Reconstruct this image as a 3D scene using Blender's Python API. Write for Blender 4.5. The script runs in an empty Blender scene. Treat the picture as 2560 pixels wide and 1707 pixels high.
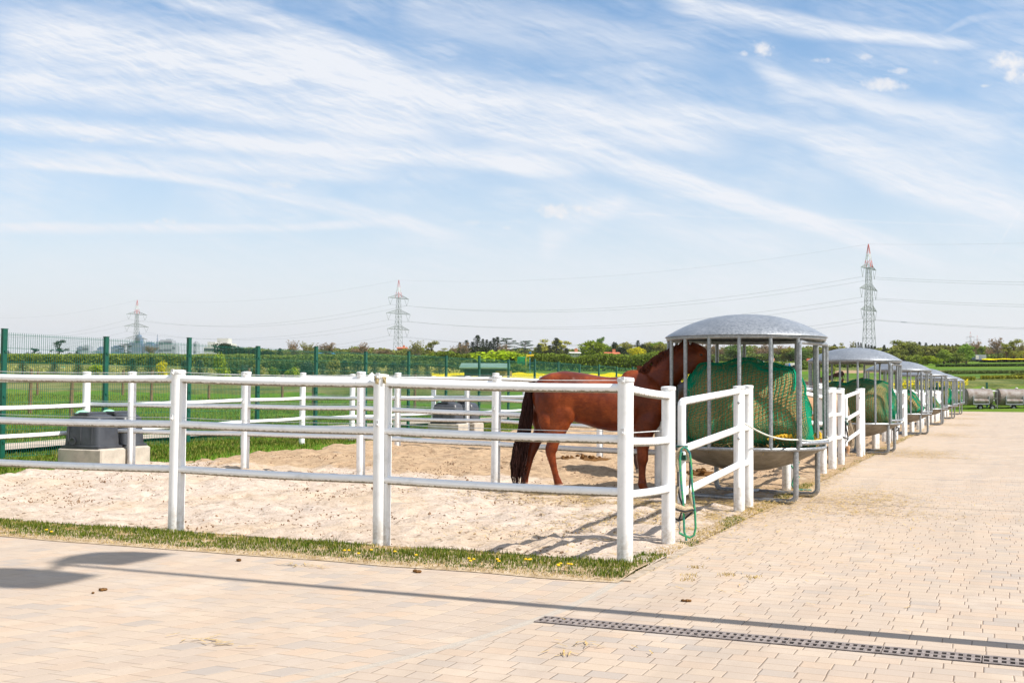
import bpy, bmesh, math, random
import numpy as np
from mathutils import Vector, Matrix, Euler, noise

rad = math.radians
SC = bpy.context.scene
COL = SC.collection
random.seed(7)

# ------------------------------------------------------------------ camera, sky, sun
F = 2866.0                                   # focal length in photo pixels (photo 2560 wide)
CAM_H = 1.40
cam_data = bpy.data.cameras.new("camera")
cam_data.sensor_width = 36.0
cam_data.lens = 36.0 * F / 2560.0
cam_data.clip_start = 0.1
cam_data.clip_end = 20000.0
cam = bpy.data.objects.new("camera", cam_data)
cam.location = (0, 0, CAM_H)
cam.matrix_world = Matrix.Translation((0, 0, CAM_H)) @ Matrix.Rotation(rad(90 + 2.374), 4, 'X') @ Matrix.Rotation(rad(0.35), 4, 'Z')
COL.objects.link(cam)
SC.camera = cam
CM = cam.matrix_world.to_3x3()

SUN_EL = 48.5
SUN_DIR = Vector((0.92 * math.cos(rad(SUN_EL)), -0.392 * math.cos(rad(SUN_EL)), math.sin(rad(SUN_EL)))).normalized()
SUN_ROT = math.atan2(0.92, -0.392)
sun_data = bpy.data.lights.new("sun", 'SUN')
sun_data.energy = 4.9
sun_data.angle = rad(0.55)
sun_data.color = (1.0, 0.955, 0.89)
sun = bpy.data.objects.new("sun", sun_data)
sun.rotation_euler = SUN_DIR.to_track_quat('Z', 'Y').to_euler()
COL.objects.link(sun)

SC.view_settings.view_transform = 'Standard'
SC.view_settings.look = 'None'
SC.view_settings.gamma = 1.0
SC.view_settings.exposure = 0.50
SC.cycles.volume_bounces = 0
SC.cycles.max_bounces = 6
SC.cycles.diffuse_bounces = 3
SC.cycles.transparent_max_bounces = 8


class Nodes:
    """small helper to write node trees"""
    def __init__(self, nt):
        self.nt = nt
    def new(self, typ, **kw):
        n = self.nt.nodes.new(typ)
        for k, v in kw.items():
            setattr(n, k, v)
        return n
    def link(self, a, b):
        self.nt.links.new(a, b)
    def put(self, sock, v):
        if isinstance(v, bpy.types.NodeSocket):
            self.nt.links.new(v, sock)
        elif v is not None:
            sock.default_value = v
    def math(self, op, a, b=None, c=None, clamp=False):
        n = self.new('ShaderNodeMath', operation=op, use_clamp=clamp)
        self.put(n.inputs[0], a)
        if b is not None: self.put(n.inputs[1], b)
        if c is not None: self.put(n.inputs[2], c)
        return n.outputs[0]
    def vmath(self, op, a, b=None):
        n = self.new('ShaderNodeVectorMath', operation=op)
        self.put(n.inputs[0], a)
        if b is not None: self.put(n.inputs[1], b)
        return n.outputs[0]
    def noise(self, vec, scale=1.0, detail=3.0, rough=0.55, out=0, dim='3D'):
        n = self.new('ShaderNodeTexNoise', noise_dimensions=dim)
        if vec is not None: self.put(n.inputs['Vector'], vec)
        n.inputs['Scale'].default_value = scale
        n.inputs['Detail'].default_value = detail
        n.inputs['Roughness'].default_value = rough
        return n.outputs[out]
    def ramp(self, fac, stops, interp='LINEAR'):
        n = self.new('ShaderNodeValToRGB')
        cr = n.color_ramp
        cr.interpolation = interp
        while len(cr.elements) > 1: cr.elements.remove(cr.elements[-1])
        cr.elements[0].position = stops[0][0]
        cr.elements[0].color = col4(stops[0][1])
        for p, c in stops[1:]:
            e = cr.elements.new(p); e.color = col4(c)
        self.put(n.inputs[0], fac)
        return n.outputs[0]
    def mix(self, fac, a, b, typ='MIX'):
        n = self.new('ShaderNodeMix', data_type='RGBA', blend_type=typ)
        self.put(n.inputs[0], fac)
        self.put(n.inputs[6], a if isinstance(a, bpy.types.NodeSocket) else col4(a))
        self.put(n.inputs[7], b if isinstance(b, bpy.types.NodeSocket) else col4(b))
        return n.outputs[2]
    def maprange(self, v, a, b, c=0.0, d=1.0, smooth=False):
        n = self.new('ShaderNodeMapRange', interpolation_type='SMOOTHSTEP' if smooth else 'LINEAR')
        self.put(n.inputs[0], v)
        for i, x in zip((1, 2, 3, 4), (a, b, c, d)): n.inputs[i].default_value = x
        return n.outputs[0]
    def combine(self, x, y, z):
        n = self.new('ShaderNodeCombineXYZ')
        for i, v in enumerate((x, y, z)): self.put(n.inputs[i], v)
        return n.outputs[0]
    def separate(self, v):
        n = self.new('ShaderNodeSeparateXYZ'); self.put(n.inputs[0], v)
        return n.outputs
    def mapping(self, vec, scale=(1, 1, 1), rot=(0, 0, 0), loc=(0, 0, 0)):
        n = self.new('ShaderNodeMapping'); self.put(n.inputs[0], vec)
        n.inputs['Scale'].default_value = scale
        n.inputs['Rotation'].default_value = rot
        n.inputs['Location'].default_value = loc
        return n.outputs[0]

def col4(c):
    if isinstance(c, (int, float)): return (c, c, c, 1)
    return (c[0], c[1], c[2], 1) if len(c) == 3 else c

# world: physical sky with the day's cirrus and small cumulus, laid out by compass direction
world = bpy.data.worlds.new("World")
SC.world = world
world.use_nodes = True
W = Nodes(world.node_tree)
world.node_tree.nodes.clear()
sky = W.new('ShaderNodeTexSky', sky_type='NISHITA')
sky.sun_disc = False
sky.sun_elevation = rad(SUN_EL)
sky.sun_rotation = SUN_ROT
sky.air_density = 1.0
sky.dust_density = 0.5
sky.ozone_density = 1.0
SKY_K = 0.105

def build_sky():
    tc = W.new('ShaderNodeTexCoord')
    s = W.separate(tc.outputs['Generated'])
    yy = W.math('MAXIMUM', s[1], 0.03)
    # tangent-plane coordinates toward north, in units of the photo's display pixels (2352 wide)
    k = 2633.0
    u = W.math('MULTIPLY_ADD', W.math('DIVIDE', s[0], yy), k, 1176.0)
    v = W.math('MULTIPLY_ADD', W.math('DIVIDE', s[2], yy), -k, 893.0)
    uv0 = W.combine(u, v, 0.0)
    warp = W.new('ShaderNodeTexNoise'); W.put(warp.inputs['Vector'], uv0)
    warp.inputs['Scale'].default_value = 0.0045; warp.inputs['Detail'].default_value = 4.0
    ws = W.separate(warp.outputs['Color'])
    wu = W.math('MULTIPLY_ADD', ws[0], 120.0, -60.0)
    wv = W.math('MULTIPLY_ADD', ws[1], 60.0, -30.0)
    u1 = W.math('ADD', u, wu); v1 = W.math('ADD', v, wv)
    # fibrous streak noise, stretched along the wind (about 12 degrees down to the right)
    uvw = W.combine(W.math('MULTIPLY_ADD', ws[2], 90.0, u), W.math('MULTIPLY_ADD', ws[0], 50.0, v), 0.0)
    m = W.mapping(W.mapping(uvw, rot=(0, 0, rad(-13))), scale=(0.0018, 0.016, 1))
    fib = W.noise(m, 1.0, 7.0, 0.66)
    m2 = W.mapping(W.mapping(uvw, rot=(0, 0, rad(-24))), scale=(0.006, 0.06, 1))
    fib2 = W.noise(m2, 1.0, 6.0, 0.68)
    m3 = W.mapping(W.mapping(uvw, rot=(0, 0, rad(4))), scale=(0.003, 0.035, 1), loc=(9, 4, 2))
    fib3 = W.noise(m3, 1.0, 6.0, 0.66)
    soft = W.noise(W.combine(u1, v1, 3.0), 0.0035, 4.0, 0.5)
    f = W.math('ADD', W.math('MULTIPLY', fib, 0.45), W.math('ADD', W.math('MULTIPLY', fib2, 0.30), W.math('MULTIPLY', fib3, 0.25)))
    fmod = W.maprange(W.math('MULTIPLY_ADD', W.noise(W.mapping(W.mapping(uvw, rot=(0, 0, rad(-15))), scale=(0.005, 0.11, 1)), 1.0, 4.0, 0.6), 0.14, W.math('ADD', f, -0.07)), 0.40, 0.575, 0.48, 1.22)
    # (u0,v0),(um,vm),(u1,v1), half width start, end, strength, warped?
    bands = [
        ((-150, 60), (700, 175), (1500, 330), 95, 74, 1.0, 1),
        ((500, 120), (1150, 240), (1800, 330), 66, 64, 0.8, 1),
        ((-150, 185), (500, 235), (1100, 330), 48, 44, 0.85, 1),
        ((-150, 272), (650, 335), (1500, 390), 27, 26, 1.0, 0),
        ((1150, 270), (1620, 425), (2200, 600), 26, 22, 1.0, 0),
        ((1350, 380), (1750, 480), (2200, 620), 18, 20, 0.8, 0),
        ((330, -30), (640, 55), (980, 190), 28, 40, 0.75, 1),
        ((850, -10), (1350, 75), (1700, 130), 90, 45, 0.5, 1),
        ((1480, -25), (1850, 45), (2330, 92), 34, 14, 0.9, 0),
        ((1680, 120), (2020, 235), (2420, 290), 25, 55, 0.72, 1),
        ((-100, 365), (450, 380), (1000, 400), 30, 26, 0.8, 0),
        ((-50, 380), (560, 435), (1180, 590), 5, 26, 0.85, 0),
        ((-150, 520), (450, 528), (960, 505), 15, 10, 0.8, 0),
        ((1450, 245), (1850, 295), (2420, 370), 30, 40, 0.62, 1),
        ((1850, 320), (2130, 410), (2420, 480), 40, 70, 0.9, 1),
        ((1100, 330), (1400, 470), (1900, 560), 40, 40, 0.5, 1),
        ((1380, 487), (1900, 500), (2420, 514), 3, 3, 0.35, 0),
        ((2270, 600), (2330, 500), (2420, 360), 4, 7, 0.45, 0),
        ((1230, 560), (1320, 520), (1450, 460), 40, 30, 0.7, 1),
        ((2150, 60), (2300, 20), (2450, 60), 5, 30, 0.4, 1),
        ((-200, 640), (1100, 640), (2600, 640), 90, 90, 0.38, 1),
    ]
    total = None
    for (a, b, c, w0, w1, st, wp) in bands:
        if st <= 0: continue
        uu, vv = (u1, v1) if wp else (u, W.math('MULTIPLY_ADD', ws[1], 14.0, W.math('ADD', v, -7.0)))
        t = W.maprange(uu, a[0], c[0], 0.0, 1.0)
        tb = (b[0] - a[0]) / (c[0] - a[0])
        # quadratic through the three points
        A = np.array([[0, 0, 1], [tb * tb, tb, 1], [1, 1, 1]], float)
        qa, qb, qc = np.linalg.solve(A, np.array([a[1], b[1], c[1]], float))
        ctr = W.math('MULTIPLY_ADD', W.math('MULTIPLY_ADD', t, float(qa), float(qb)), t, float(qc))
        wd = W.math('MULTIPLY_ADD', t, float(w1 - w0), float(w0))
        d = W.math('DIVIDE', W.math('SUBTRACT', vv, ctr), wd)
        g = W.math('EXPONENT', W.math('MULTIPLY', W.math('POWER', W.math('ABSOLUTE', d), 2.6), -1.0))
        e0 = W.maprange(uu, a[0] - 10, a[0] + 0.14 * (c[0] - a[0]), 0, 1, True)
        e1 = W.maprange(uu, c[0] - 0.2 * (c[0] - a[0]), c[0] + 10, 1, 0, True)
        g = W.math('MULTIPLY', g, W.math('MULTIPLY', W.math('MULTIPLY', e0, e1), float(st)))
        inv = W.math('SUBTRACT', 1.0, g)
        total = inv if total is None else W.math('MULTIPLY', total, inv)
    cirrus = W.math('SUBTRACT', 1.0, total)
    cirrus = W.math('MULTIPLY', cirrus, fmod, clamp=True)
    cirrus = W.math('POWER', cirrus, 1.05)
    veil = W.math('MULTIPLY', W.maprange(soft, 0.36, 0.66, 0.02, 0.5), W.maprange(f, 0.42, 0.57, 0.2, 1.3))
    cirrus = W.math('MAXIMUM', cirrus, veil)
    # small cumulus
    puffs = [(1300, 481, 92, 20, .9), (383, 512, 38, 10, .85), (1752, 100, 30, 19, .9), (1712, 112, 14, 8, .7), (1897, 127, 28, 8, .9),
             (2035, 183, 62, 17, .85), (2328, 128, 50, 26, .95), (2345, 155, 36, 24, .9), (2272, 184, 14, 5, .7), (2070, 150, 30, 8, .65), (1995, 118, 22, 8, .6), (196, 323, 28, 8, .55),
             (628, 425, 46, 10, .5), (1085, 510, 36, 8, .5), (2155, 128, 10, 6, .4), (1165, 522, 12, 5, .4)]
    pn = W.noise(uv0, 0.05, 5.0, 0.6)
    pn2 = W.noise(uv0, 0.016, 3.0, 0.5)
    pw = W.math('ADD', W.math('MULTIPLY_ADD', pn, 3.2, -1.6), W.math('MULTIPLY_ADD', pn2, 2.6, -1.3))
    pt = None
    for (pu, pv, hw, hh, st) in puffs:
        du = W.math('MULTIPLY', W.math('SUBTRACT', u, float(pu)), 1.0 / hw)
        dv = W.math('MULTIPLY', W.math('SUBTRACT', v, float(pv)), 1.0 / hh)
        r = W.math('ADD', W.math('MULTIPLY', du, du), W.math('MULTIPLY', dv, dv))
        g = W.maprange(W.math('ADD', r, pw), -0.5, 1.2, float(st) * .9, 0.0, True)
        pt = g if pt is None else W.math('MAXIMUM', pt, g)
    # only the northern half carries this layout; elsewhere a plain veil
    front = W.maprange(s[1], 0.05, 0.25, 0.0, 1.0, True)
    gen = W.noise(W.mapping(tc.outputs['Generated'], scale=(2, 6, 5)), 1.0, 5.0, 0.6)
    cirrus = W.math('ADD', W.math('MULTIPLY', cirrus, front), W.math('MULTIPLY', W.maprange(gen, 0.3, 0.6, 0.2, 0.85), W.math('SUBTRACT', 1.0, front)))
    pt = W.math('MULTIPLY', pt, front)
    el = s[2]
    hz = W.maprange(el, 0.05, 0.34, 1.0, 0.0)
    hz = W.math('MULTIPLY', W.math('POWER', hz, 1.85), 0.98)
    # horizon veil is brighter, thinner air above
    skyc = W.mix(1.0, sky.outputs[0], (SKY_K, SKY_K, SKY_K, 1), 'MULTIPLY')
    skyc = W.mix(1.0, skyc, (0.74, 1.0, 1.14, 1), 'MULTIPLY')
    veilc = W.mix(hz, skyc, (0.625, 0.625, 0.62, 1))
    cl = W.mix(W.math('MULTIPLY', cirrus, 0.95), veilc, (0.64, 0.655, 0.69, 1))
    cl = W.mix(pt, cl, (0.67, 0.655, 0.655, 1))
    bg = W.new('ShaderNodeBackground')
    W.link(cl, bg.inputs[0])
    bg.inputs[1].default_value = 1.0
    out = W.new('ShaderNodeOutputWorld')
    W.link(bg.outputs[0], out.inputs[0])
build_sky()

# ------------------------------------------------------------------ picture -> place
def ray(px, py):
    d = CM @ Vector(((px - 1280.0) / F, (853.5 - py) / F, -1.0))
    return d
def G(px, py, z=0.0):
    d = ray(px, py)
    t = (z - CAM_H) / d.z
    return Vector((d.x * t, d.y * t, z))
def PD(px, py, D):
    d = ray(px, py)
    t = D / d.y
    return Vector((d.x * t, D, CAM_H + d.z * t))

C0 = Vector((0.91, 9.2, 0))
R = Vector((0.392, 0.920, 0)).normalized()      # along the row of feeders, away
L = Vector((-0.920, 0.392, 0)).normalized()     # along the front fence, to the left
YAW = math.atan2(-L.y, -L.x)                    # local x = -L (right), local y = R
def Y(s, v, z=0.0):
    p = C0 + R * s + L * v
    return Vector((p.x, p.y, z))
def sv(x, y):
    dx, dy = x - C0.x, y - C0.y
    return dx * R.x + dy * R.y, dx * L.x + dy * L.y
def S(t):
    t = max(0.0, min(1.0, t))
    return t * t * (3 - 2 * t)
TAB = [(0, 0.10), (20, .12), (30, .2), (45, .4), (60, .8), (80, 1.3), (110, 2.2), (150, 3.5), (200, 5.2), (300, 8.6), (400, 11.5), (600, 15.5), (1200, 20), (3000, 28), (12000, 40)]
def table(d):
    for (a, za), (b, zb) in zip(TAB, TAB[1:]):
        if d <= b: return za + (zb - za) * (d - a) / (b - a)
    return TAB[-1][1]
def gz(x, y):
    s, v = sv(x, y)
    base = 0.0
    if s > 0 and v > 0:
        e = S((86 - s) / 10)
        base = (.11 * S(s / 5) * S((v - 1.2) / 5) + .08 * S((s - 6) / 6) * S((v - 1.5) / 6)) * e
    d = math.hypot(x, y)
    b = max(S((v - 13.6) / 26), S((s - 81) / 22)) if (s > -3 or v > 13) else S((v - 13.6) / 26)
    b = max(b, S((-v - 14) / 30)) if s > 30 or v < -14 else b
    return base * (1 - b) + b * table(d)

# ------------------------------------------------------------------ mesh helpers
class MB:
    def __init__(self):
        self.v = []; self.f = []
    def add(self, vs, fs):
        o = len(self.v)
        self.v.extend([tuple(p) for p in vs])
        self.f.extend([tuple(i + o for i in q) for q in fs])
    def box(self, c, size, rz=0.0, M=None):
        c = Vector(c); hx, hy, hz = size[0] / 2, size[1] / 2, size[2] / 2
        rot = Matrix.Rotation(rz, 3, 'Z') if M is None else M
        vs = [c + rot @ Vector((sx * hx, sy * hy, sz * hz)) for sz in (-1, 1) for sx, sy in ((-1, -1), (1, -1), (1, 1), (-1, 1))]
        self.add(vs, [(0, 3, 2, 1), (4, 5, 6, 7), (0, 1, 5, 4), (1, 2, 6, 5), (2, 3, 7, 6), (3, 0, 4, 7)])
    def bbox(self, c, size, rz=0.0, b=0.01):
        """box with chamfered top and vertical edges"""
        c = Vector(c); hx, hy, hz = size[0] / 2, size[1] / 2, size[2] / 2
        rot = Matrix.Rotation(rz, 3, 'Z')
        def ring(ix, z):
            x, y = hx - ix, hy - ix
            k = b
            pts = [(-x + k, -y), (x - k, -y), (x, -y + k), (x, y - k), (x - k, y), (-x + k, y), (-x, y - k), (-x, -y + k)]
            return [c + rot @ Vector((p[0], p[1], z)) for p in pts]
        rings = [ring(0, -hz), ring(0, hz - b), ring(b, hz)]
        vs = sum(rings, []); fs = []
        for r in range(2):
            for i in range(8):
                j = (i + 1) % 8
                fs.append((r * 8 + i, r * 8 + j, (r + 1) * 8 + j, (r + 1) * 8 + i))
        fs.append(tuple(range(16, 24))); fs.append(tuple(reversed(range(0, 8))))
        self.add(vs, fs)
    def tube(self, pts, r, n=8, caps=True, rr=None):
        """swept tube; r number or list; rr optional list of (ra, rb)"""
        pts = [Vector(p) for p in pts]
        m = len(pts)
        if not hasattr(r, '__len__'): r = [r] * m
        up = None; vs = []; fs = []
        for i, p in enumerate(pts):
            t = (pts[min(i + 1, m - 1)] - pts[max(i - 1, 0)])
            if t.length < 1e-9: t = Vector((0, 0, 1))
            t.normalize()
            if up is None:
                a = Vector((0, 0, 1)) if abs(t.z) < 0.9 else Vector((1, 0, 0))
                up = (a - t * a.dot(t)).normalized()
            else:
                up = (up - t * up.dot(t))
                up = up.normalized() if up.length > 1e-6 else Vector((1, 0, 0))
            w = t.cross(up)
            for k in range(n):
                an = 2 * math.pi * k / n
                vs.append(p + (up * math.cos(an) + w * math.sin(an)) * r[i])
        for i in range(m - 1):
            for k in range(n):
                k2 = (k + 1) % n
                fs.append((i * n + k, i * n + k2, (i + 1) * n + k2, (i + 1) * n + k))
        if caps:
            fs.append(tuple(reversed(range(n)))); fs.append(tuple((m - 1) * n + k for k in range(n)))
        self.add(vs, fs)
    def cyl(self, p0, p1, r0, r1=None, n=12):
        self.tube([p0, p1], [r0, r0 if r1 is None else r1], n)
    def lathe(self, prof, n=32, c=(0, 0, 0), axis='Z', close=False):
        c = Vector(c); vs = []; fs = []
        for (r, z) in prof:
            for k in range(n):
                an = 2 * math.pi * k / n
                vs.append(c + Vector((r * math.cos(an), r * math.sin(an), z)))
        for i in range(len(prof) - 1):
            for k in range(n):
                k2 = (k + 1) % n
                fs.append((i * n + k, i * n + k2, (i + 1) * n + k2, (i + 1) * n + k))
        self.add(vs, fs)
    def ellipsoid(self, c, r, n=12, m=8, M=None):
        c = Vector(c); M = M or Matrix.Identity(3)
        vs = [c + M @ Vector((0, 0, -r[2]))]
        for j in range(1, m):
            ph = -math.pi / 2 + math.pi * j / m
            for k in range(n):
                an = 2 * math.pi * k / n
                vs.append(c + M @ Vector((r[0] * math.cos(ph) * math.cos(an), r[1] * math.cos(ph) * math.sin(an), r[2] * math.sin(ph))))
        vs.append(c + M @ Vector((0, 0, r[2])))
        fs = [(0, 1 + (k + 1) % n, 1 + k) for k in range(n)]
        for j in range(m - 2):
            for k in range(n):
                k2 = (k + 1) % n
                a = 1 + j * n
                fs.append((a + k, a + k2, a + n + k2, a + n + k))
        a = 1 + (m - 2) * n; top = len(vs) - 1
        fs += [(a + k, a + (k + 1) % n, top) for k in range(n)]
        self.add(vs, fs)
    def mesh(self, name, mat, M=None, smooth=True, angle=35):
        me = bpy.data.meshes.new(name)
        vs = self.v
        if M is not None:
            vs = [M @ Vector(p) for p in vs]
        me.from_pydata([tuple(p) for p in vs], [], self.f)
        if mat: me.materials.append(mat)
        if smooth:
            me.shade_smooth()
            me.set_sharp_from_angle(angle=rad(angle))
        me.update()
        return me

def build(name, mb, mat, parent=None, world=False, label=None, smooth=True, angle=35, kind=None):
    M = None
    if world and parent is not None:
        M = parent_matrix(parent).inverted()
    me = mb.mesh(name, mat, M, smooth, angle)
    o = bpy.data.objects.new(name, me)
    COL.objects.link(o)
    if parent is not None: o.parent = parent
    if label: o['label'] = label
    if kind: o['kind'] = kind
    return o

def parent_matrix(o):
    m = Matrix.LocRotScale(o.location, o.rotation_euler, o.scale)
    return parent_matrix(o.parent) @ m if o.parent else m

def thing(name, label, cat, loc=(0, 0, 0), rz=0.0, group=None):
    loc = tuple(float(a) for a in loc)
    o = bpy.data.objects.new(name, None)
    o.empty_display_size = 0.2
    COL.objects.link(o)
    o.location = loc; o.rotation_euler = (0, 0, rz)
    tag(o, label, cat, group)
    return o
def tag(o, label, cat, group=None, kind=None):
    if label: o['label'] = label
    if cat: o['category'] = cat
    if group: o['group'] = group
    if kind: o['kind'] = kind
    return o
def structure(o):
    o['kind'] = 'structure'
    return o
def copy_tree(o, parent=None):
    c = o.copy(); COL.objects.link(c)
    if parent is not None: c.parent = parent
    for ch in list(o.children): copy_tree(ch, c)
    return c
ORD = ['first', 'second', 'third', 'fourth', 'fifth', 'sixth', 'seventh', 'eighth', 'ninth', 'tenth', 'eleventh', 'twelfth', 'thirteenth', 'fourteenth', 'fifteenth', 'sixteenth',
       'seventeenth', 'eighteenth', 'nineteenth', 'twentieth', 'twenty-first', 'twenty-second', 'twenty-third', 'twenty-fourth', 'twenty-fifth', 'twenty-sixth', 'twenty-seventh', 'twenty-eighth', 'twenty-ninth', 'thirtieth']

# ------------------------------------------------------------------ materials
MATS = {}
def new_mat(name):
    m = bpy.data.materials.new(name); m.use_nodes = True
    nt = m.node_tree
    N = Nodes(nt)
    b = nt.nodes['Principled BSDF']
    MATS[name] = m
    return m, N, b
def coords(N, which='Object'):
    return N.new('ShaderNodeTexCoord').outputs[which]
def world_pos(N):
    return N.new('ShaderNodeNewGeometry').outputs['Position']
def add_bump(N, b, h, strength=0.3, dist=0.01):
    n = N.new('ShaderNodeBump')
    n.inputs['Strength'].default_value = strength
    n.inputs['Distance'].default_value = dist
    N.link(h, n.inputs['Height'])
    N.link(n.outputs[0], b.inputs['Normal'])
def simple(name, c, rough=0.6, metal=0.0, var=0.12, scale=8.0, bump=0.0, bscale=60.0, pos='Object', spec=None, c2=None):
    m, N, b = new_mat(name)
    p = coords(N, 'Object') if pos == 'Object' else world_pos(N)
    n = N.noise(p, scale, 4.0, 0.6)
    c2 = c2 or tuple(x * (1 - var * 2.2) for x in c)
    cc = N.ramp(n, [(0.32, c2), (0.62, c)])
    N.link(cc, b.inputs['Base Color'])
    b.inputs['Roughness'].default_value = rough
    b.inputs['Metallic'].default_value = metal
    b.inputs['Specular IOR Level'].default_value = spec if spec is not None else (0.5 if rough < 0.75 else 0.12)
    if bump: add_bump(N, b, N.noise(p, bscale, 3.0, 0.6), bump, 0.01)
    return m
def make_materials():
    # white fence plastic: faint scuffs, grime close to the ground, green growth on the underside of rails
    m, N, b = new_mat('white_plastic')
    p = world_pos(N)
    g = N.new('ShaderNodeNewGeometry')
    n1 = N.noise(p, 7.0, 5.0, 0.65)
    base = N.ramp(n1, [(0.28, (0.72, 0.72, 0.70)), (0.45, (0.84, 0.84, 0.835)), (0.7, (0.88, 0.88, 0.87))])
    sc = N.noise(N.mapping(p, scale=(26, 26, 7)), 1.0, 6.0, 0.75)
    base = N.mix(N.maprange(sc, 0.655, 0.74, 0, 0.75), base, (0.30, 0.28, 0.26))
    z = N.separate(p)[2]
    low = N.math('MULTIPLY', N.maprange(z, 0.42, 0.02, 0, 1, True), N.maprange(N.noise(p, 18.0, 4.0, 0.7), 0.36, 0.6, 0, 0.75))
    base = N.mix(low, base, (0.42, 0.36, 0.28))
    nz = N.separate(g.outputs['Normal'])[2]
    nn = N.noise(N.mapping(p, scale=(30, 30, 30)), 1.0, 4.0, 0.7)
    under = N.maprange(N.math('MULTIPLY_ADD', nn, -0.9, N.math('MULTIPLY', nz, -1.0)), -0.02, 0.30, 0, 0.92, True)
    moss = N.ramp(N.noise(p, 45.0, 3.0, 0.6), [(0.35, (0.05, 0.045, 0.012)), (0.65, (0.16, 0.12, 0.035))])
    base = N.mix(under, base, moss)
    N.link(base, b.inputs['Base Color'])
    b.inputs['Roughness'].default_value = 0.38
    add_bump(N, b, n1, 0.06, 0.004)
    # weathered plastic cap
    simple('white_cap', (0.78, 0.78, 0.77), 0.5, var=0.15, scale=22, bump=0.2, bscale=70)
    simple('torn_foam', (0.50, 0.40, 0.22), 0.9, var=0.3, scale=30, bump=0.5, bscale=90)
    simple('wire_white', (0.72, 0.72, 0.70), 0.6)
    simple('steel_bolt', (0.45, 0.46, 0.47), 0.3, 0.9)
    # galvanised steel
    m, N, b = new_mat('galvanised')
    p = coords(N)
    v = N.new('ShaderNodeTexVoronoi'); N.put(v.inputs['Vector'], p); v.inputs['Scale'].default_value = 55.0
    sp = N.separate(v.outputs['Color'])[0]
    n1 = N.noise(p, 3.0, 4.0, 0.6)
    c = N.ramp(N.math('ADD', N.math('MULTIPLY', sp, 0.45), N.math('MULTIPLY', n1, 0.6)), [(0.2, (0.20, 0.215, 0.23)), (0.8, (0.40, 0.415, 0.435))])
    N.link(c, b.inputs['Base Color'])
    b.inputs['Metallic'].default_value = 0.55
    N.link(N.maprange(sp, 0, 1, 0.36, 0.52), b.inputs['Roughness'])
    add_bump(N, b, N.noise(p, 120, 3, 0.6), 0.08, 0.003)
    # trough metal, dusty
    m, N, b = new_mat('trough_metal')
    p = coords(N)
    n1 = N.noise(p, 5.0, 5.0, 0.65)
    c = N.ramp(n1, [(0.3, (0.14, 0.125, 0.105)), (0.5, (0.235, 0.215, 0.185)), (0.7, (0.32, 0.295, 0.26))])
    N.link(c, b.inputs['Base Color'])
    b.inputs['Metallic'].default_value = 0.25; b.inputs['Roughness'].default_value = 0.6
    # hay
    m, N, b = new_mat('hay')
    p = coords(N)
    n1 = N.noise(N.mapping(p, scale=(90, 14, 60)), 1.0, 6.0, 0.75)
    n2 = N.noise(N.mapping(p, scale=(16, 80, 70), rot=(0.4, 0.2, 0.8)), 1.0, 6.0, 0.75)
    f = N.math('ADD', N.math('MULTIPLY', n1, 0.5), N.math('MULTIPLY', n2, 0.5))
    c = N.ramp(f, [(0.33, (0.09, 0.05, 0.018)), (0.5, (0.40, 0.26, 0.10)), (0.66, (0.70, 0.50, 0.22))])
    N.link(c, b.inputs['Base Color']); b.inputs['Roughness'].default_value = 0.9
    b.inputs['Specular IOR Level'].default_value = 0.04
    add_bump(N, b, f, 0.9, 0.03)
    simple('straw', (0.62, 0.43, 0.17), 0.85, var=0.25, scale=40, pos='World')
    simple('net_cord', (0.002, 0.29, 0.15), 0.7, var=0.12, scale=20, spec=.12)
    simple('net_edge', (0.02, 0.10, 0.07), 0.6)
    simple('rope_yellow', (0.70, 0.42, 0.01), 0.65, bump=0.6, bscale=120)
    simple('rope_green', (0.05, 0.36, 0.10), 0.65, c2=(0.01, 0.09, 0.20), scale=34, bump=0.6, bscale=140)
    simple('rope_white', (0.72, 0.72, 0.64), 0.7, bump=0.5, bscale=120)
    simple('black_strap', (0.018, 0.018, 0.02), 0.55)
    simple('fleece', (0.62, 0.48, 0.32), 0.95, var=0.2, scale=70, bump=1.0, bscale=200)
    # green mesh fence
    simple('green_coat', (0.004, 0.085, 0.055), 0.35, var=0.1)
    simple('green_wire', (0.008, 0.16, 0.11), 0.45)
    # trough of black plastic and its blocks
    m = simple('black_plastic', (0.055, 0.06, 0.07), 0.42, var=0.25, scale=5, bump=0.15, bscale=30, c2=(0.03, 0.032, 0.038))
    simple('mint_ball', (0.36, 0.72, 0.50), 0.4)
    simple('concrete', (0.52, 0.46, 0.38), 0.9, var=0.12, scale=6, bump=0.4, bscale=50)
    simple('weathered_wood', (0.24, 0.15, 0.085), 0.85, var=0.2, scale=10, pos='World')
    simple('cast_iron', (0.30, 0.25, 0.22), 0.7, var=0.25, scale=14, bump=0.4, bscale=80, c2=(0.14, 0.11, 0.10))
    simple('channel_dark', (0.02, 0.016, 0.012), 0.9)
    simple('kerb_concrete', (0.44, 0.36, 0.275), 0.9, var=0.15, scale=12, pos='World', bump=0.3)
    simple('dung', (0.20, 0.10, 0.035), 0.95, var=0.3, scale=40, bump=0.7, bscale=120)
    simple('clod', (0.34, 0.23, 0.15), 0.95, var=0.3, scale=3, pos='World', c2=(0.15, 0.09, 0.055))
    simple('rubber', (0.02, 0.02, 0.021), 0.8)
    simple('rust_tank', (0.30, 0.27, 0.25), 0.7, 0.2, var=0.2, scale=2.5, c2=(0.16, 0.11, 0.08))
    simple('dandelion_yellow', (0.80, 0.50, 0.004), 0.7)
    simple('stem_green', (0.12, 0.19, 0.03), 0.7)
    simple('bark', (0.14, 0.10, 0.075), 0.9, var=0.2, scale=5, pos='World')
    simple('bark_pale', (0.30, 0.25, 0.20), 0.9, var=0.2, scale=5, pos='World')
    simple('pylon_steel', (0.20, 0.23, 0.21), 0.6, 0.3)
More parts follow.
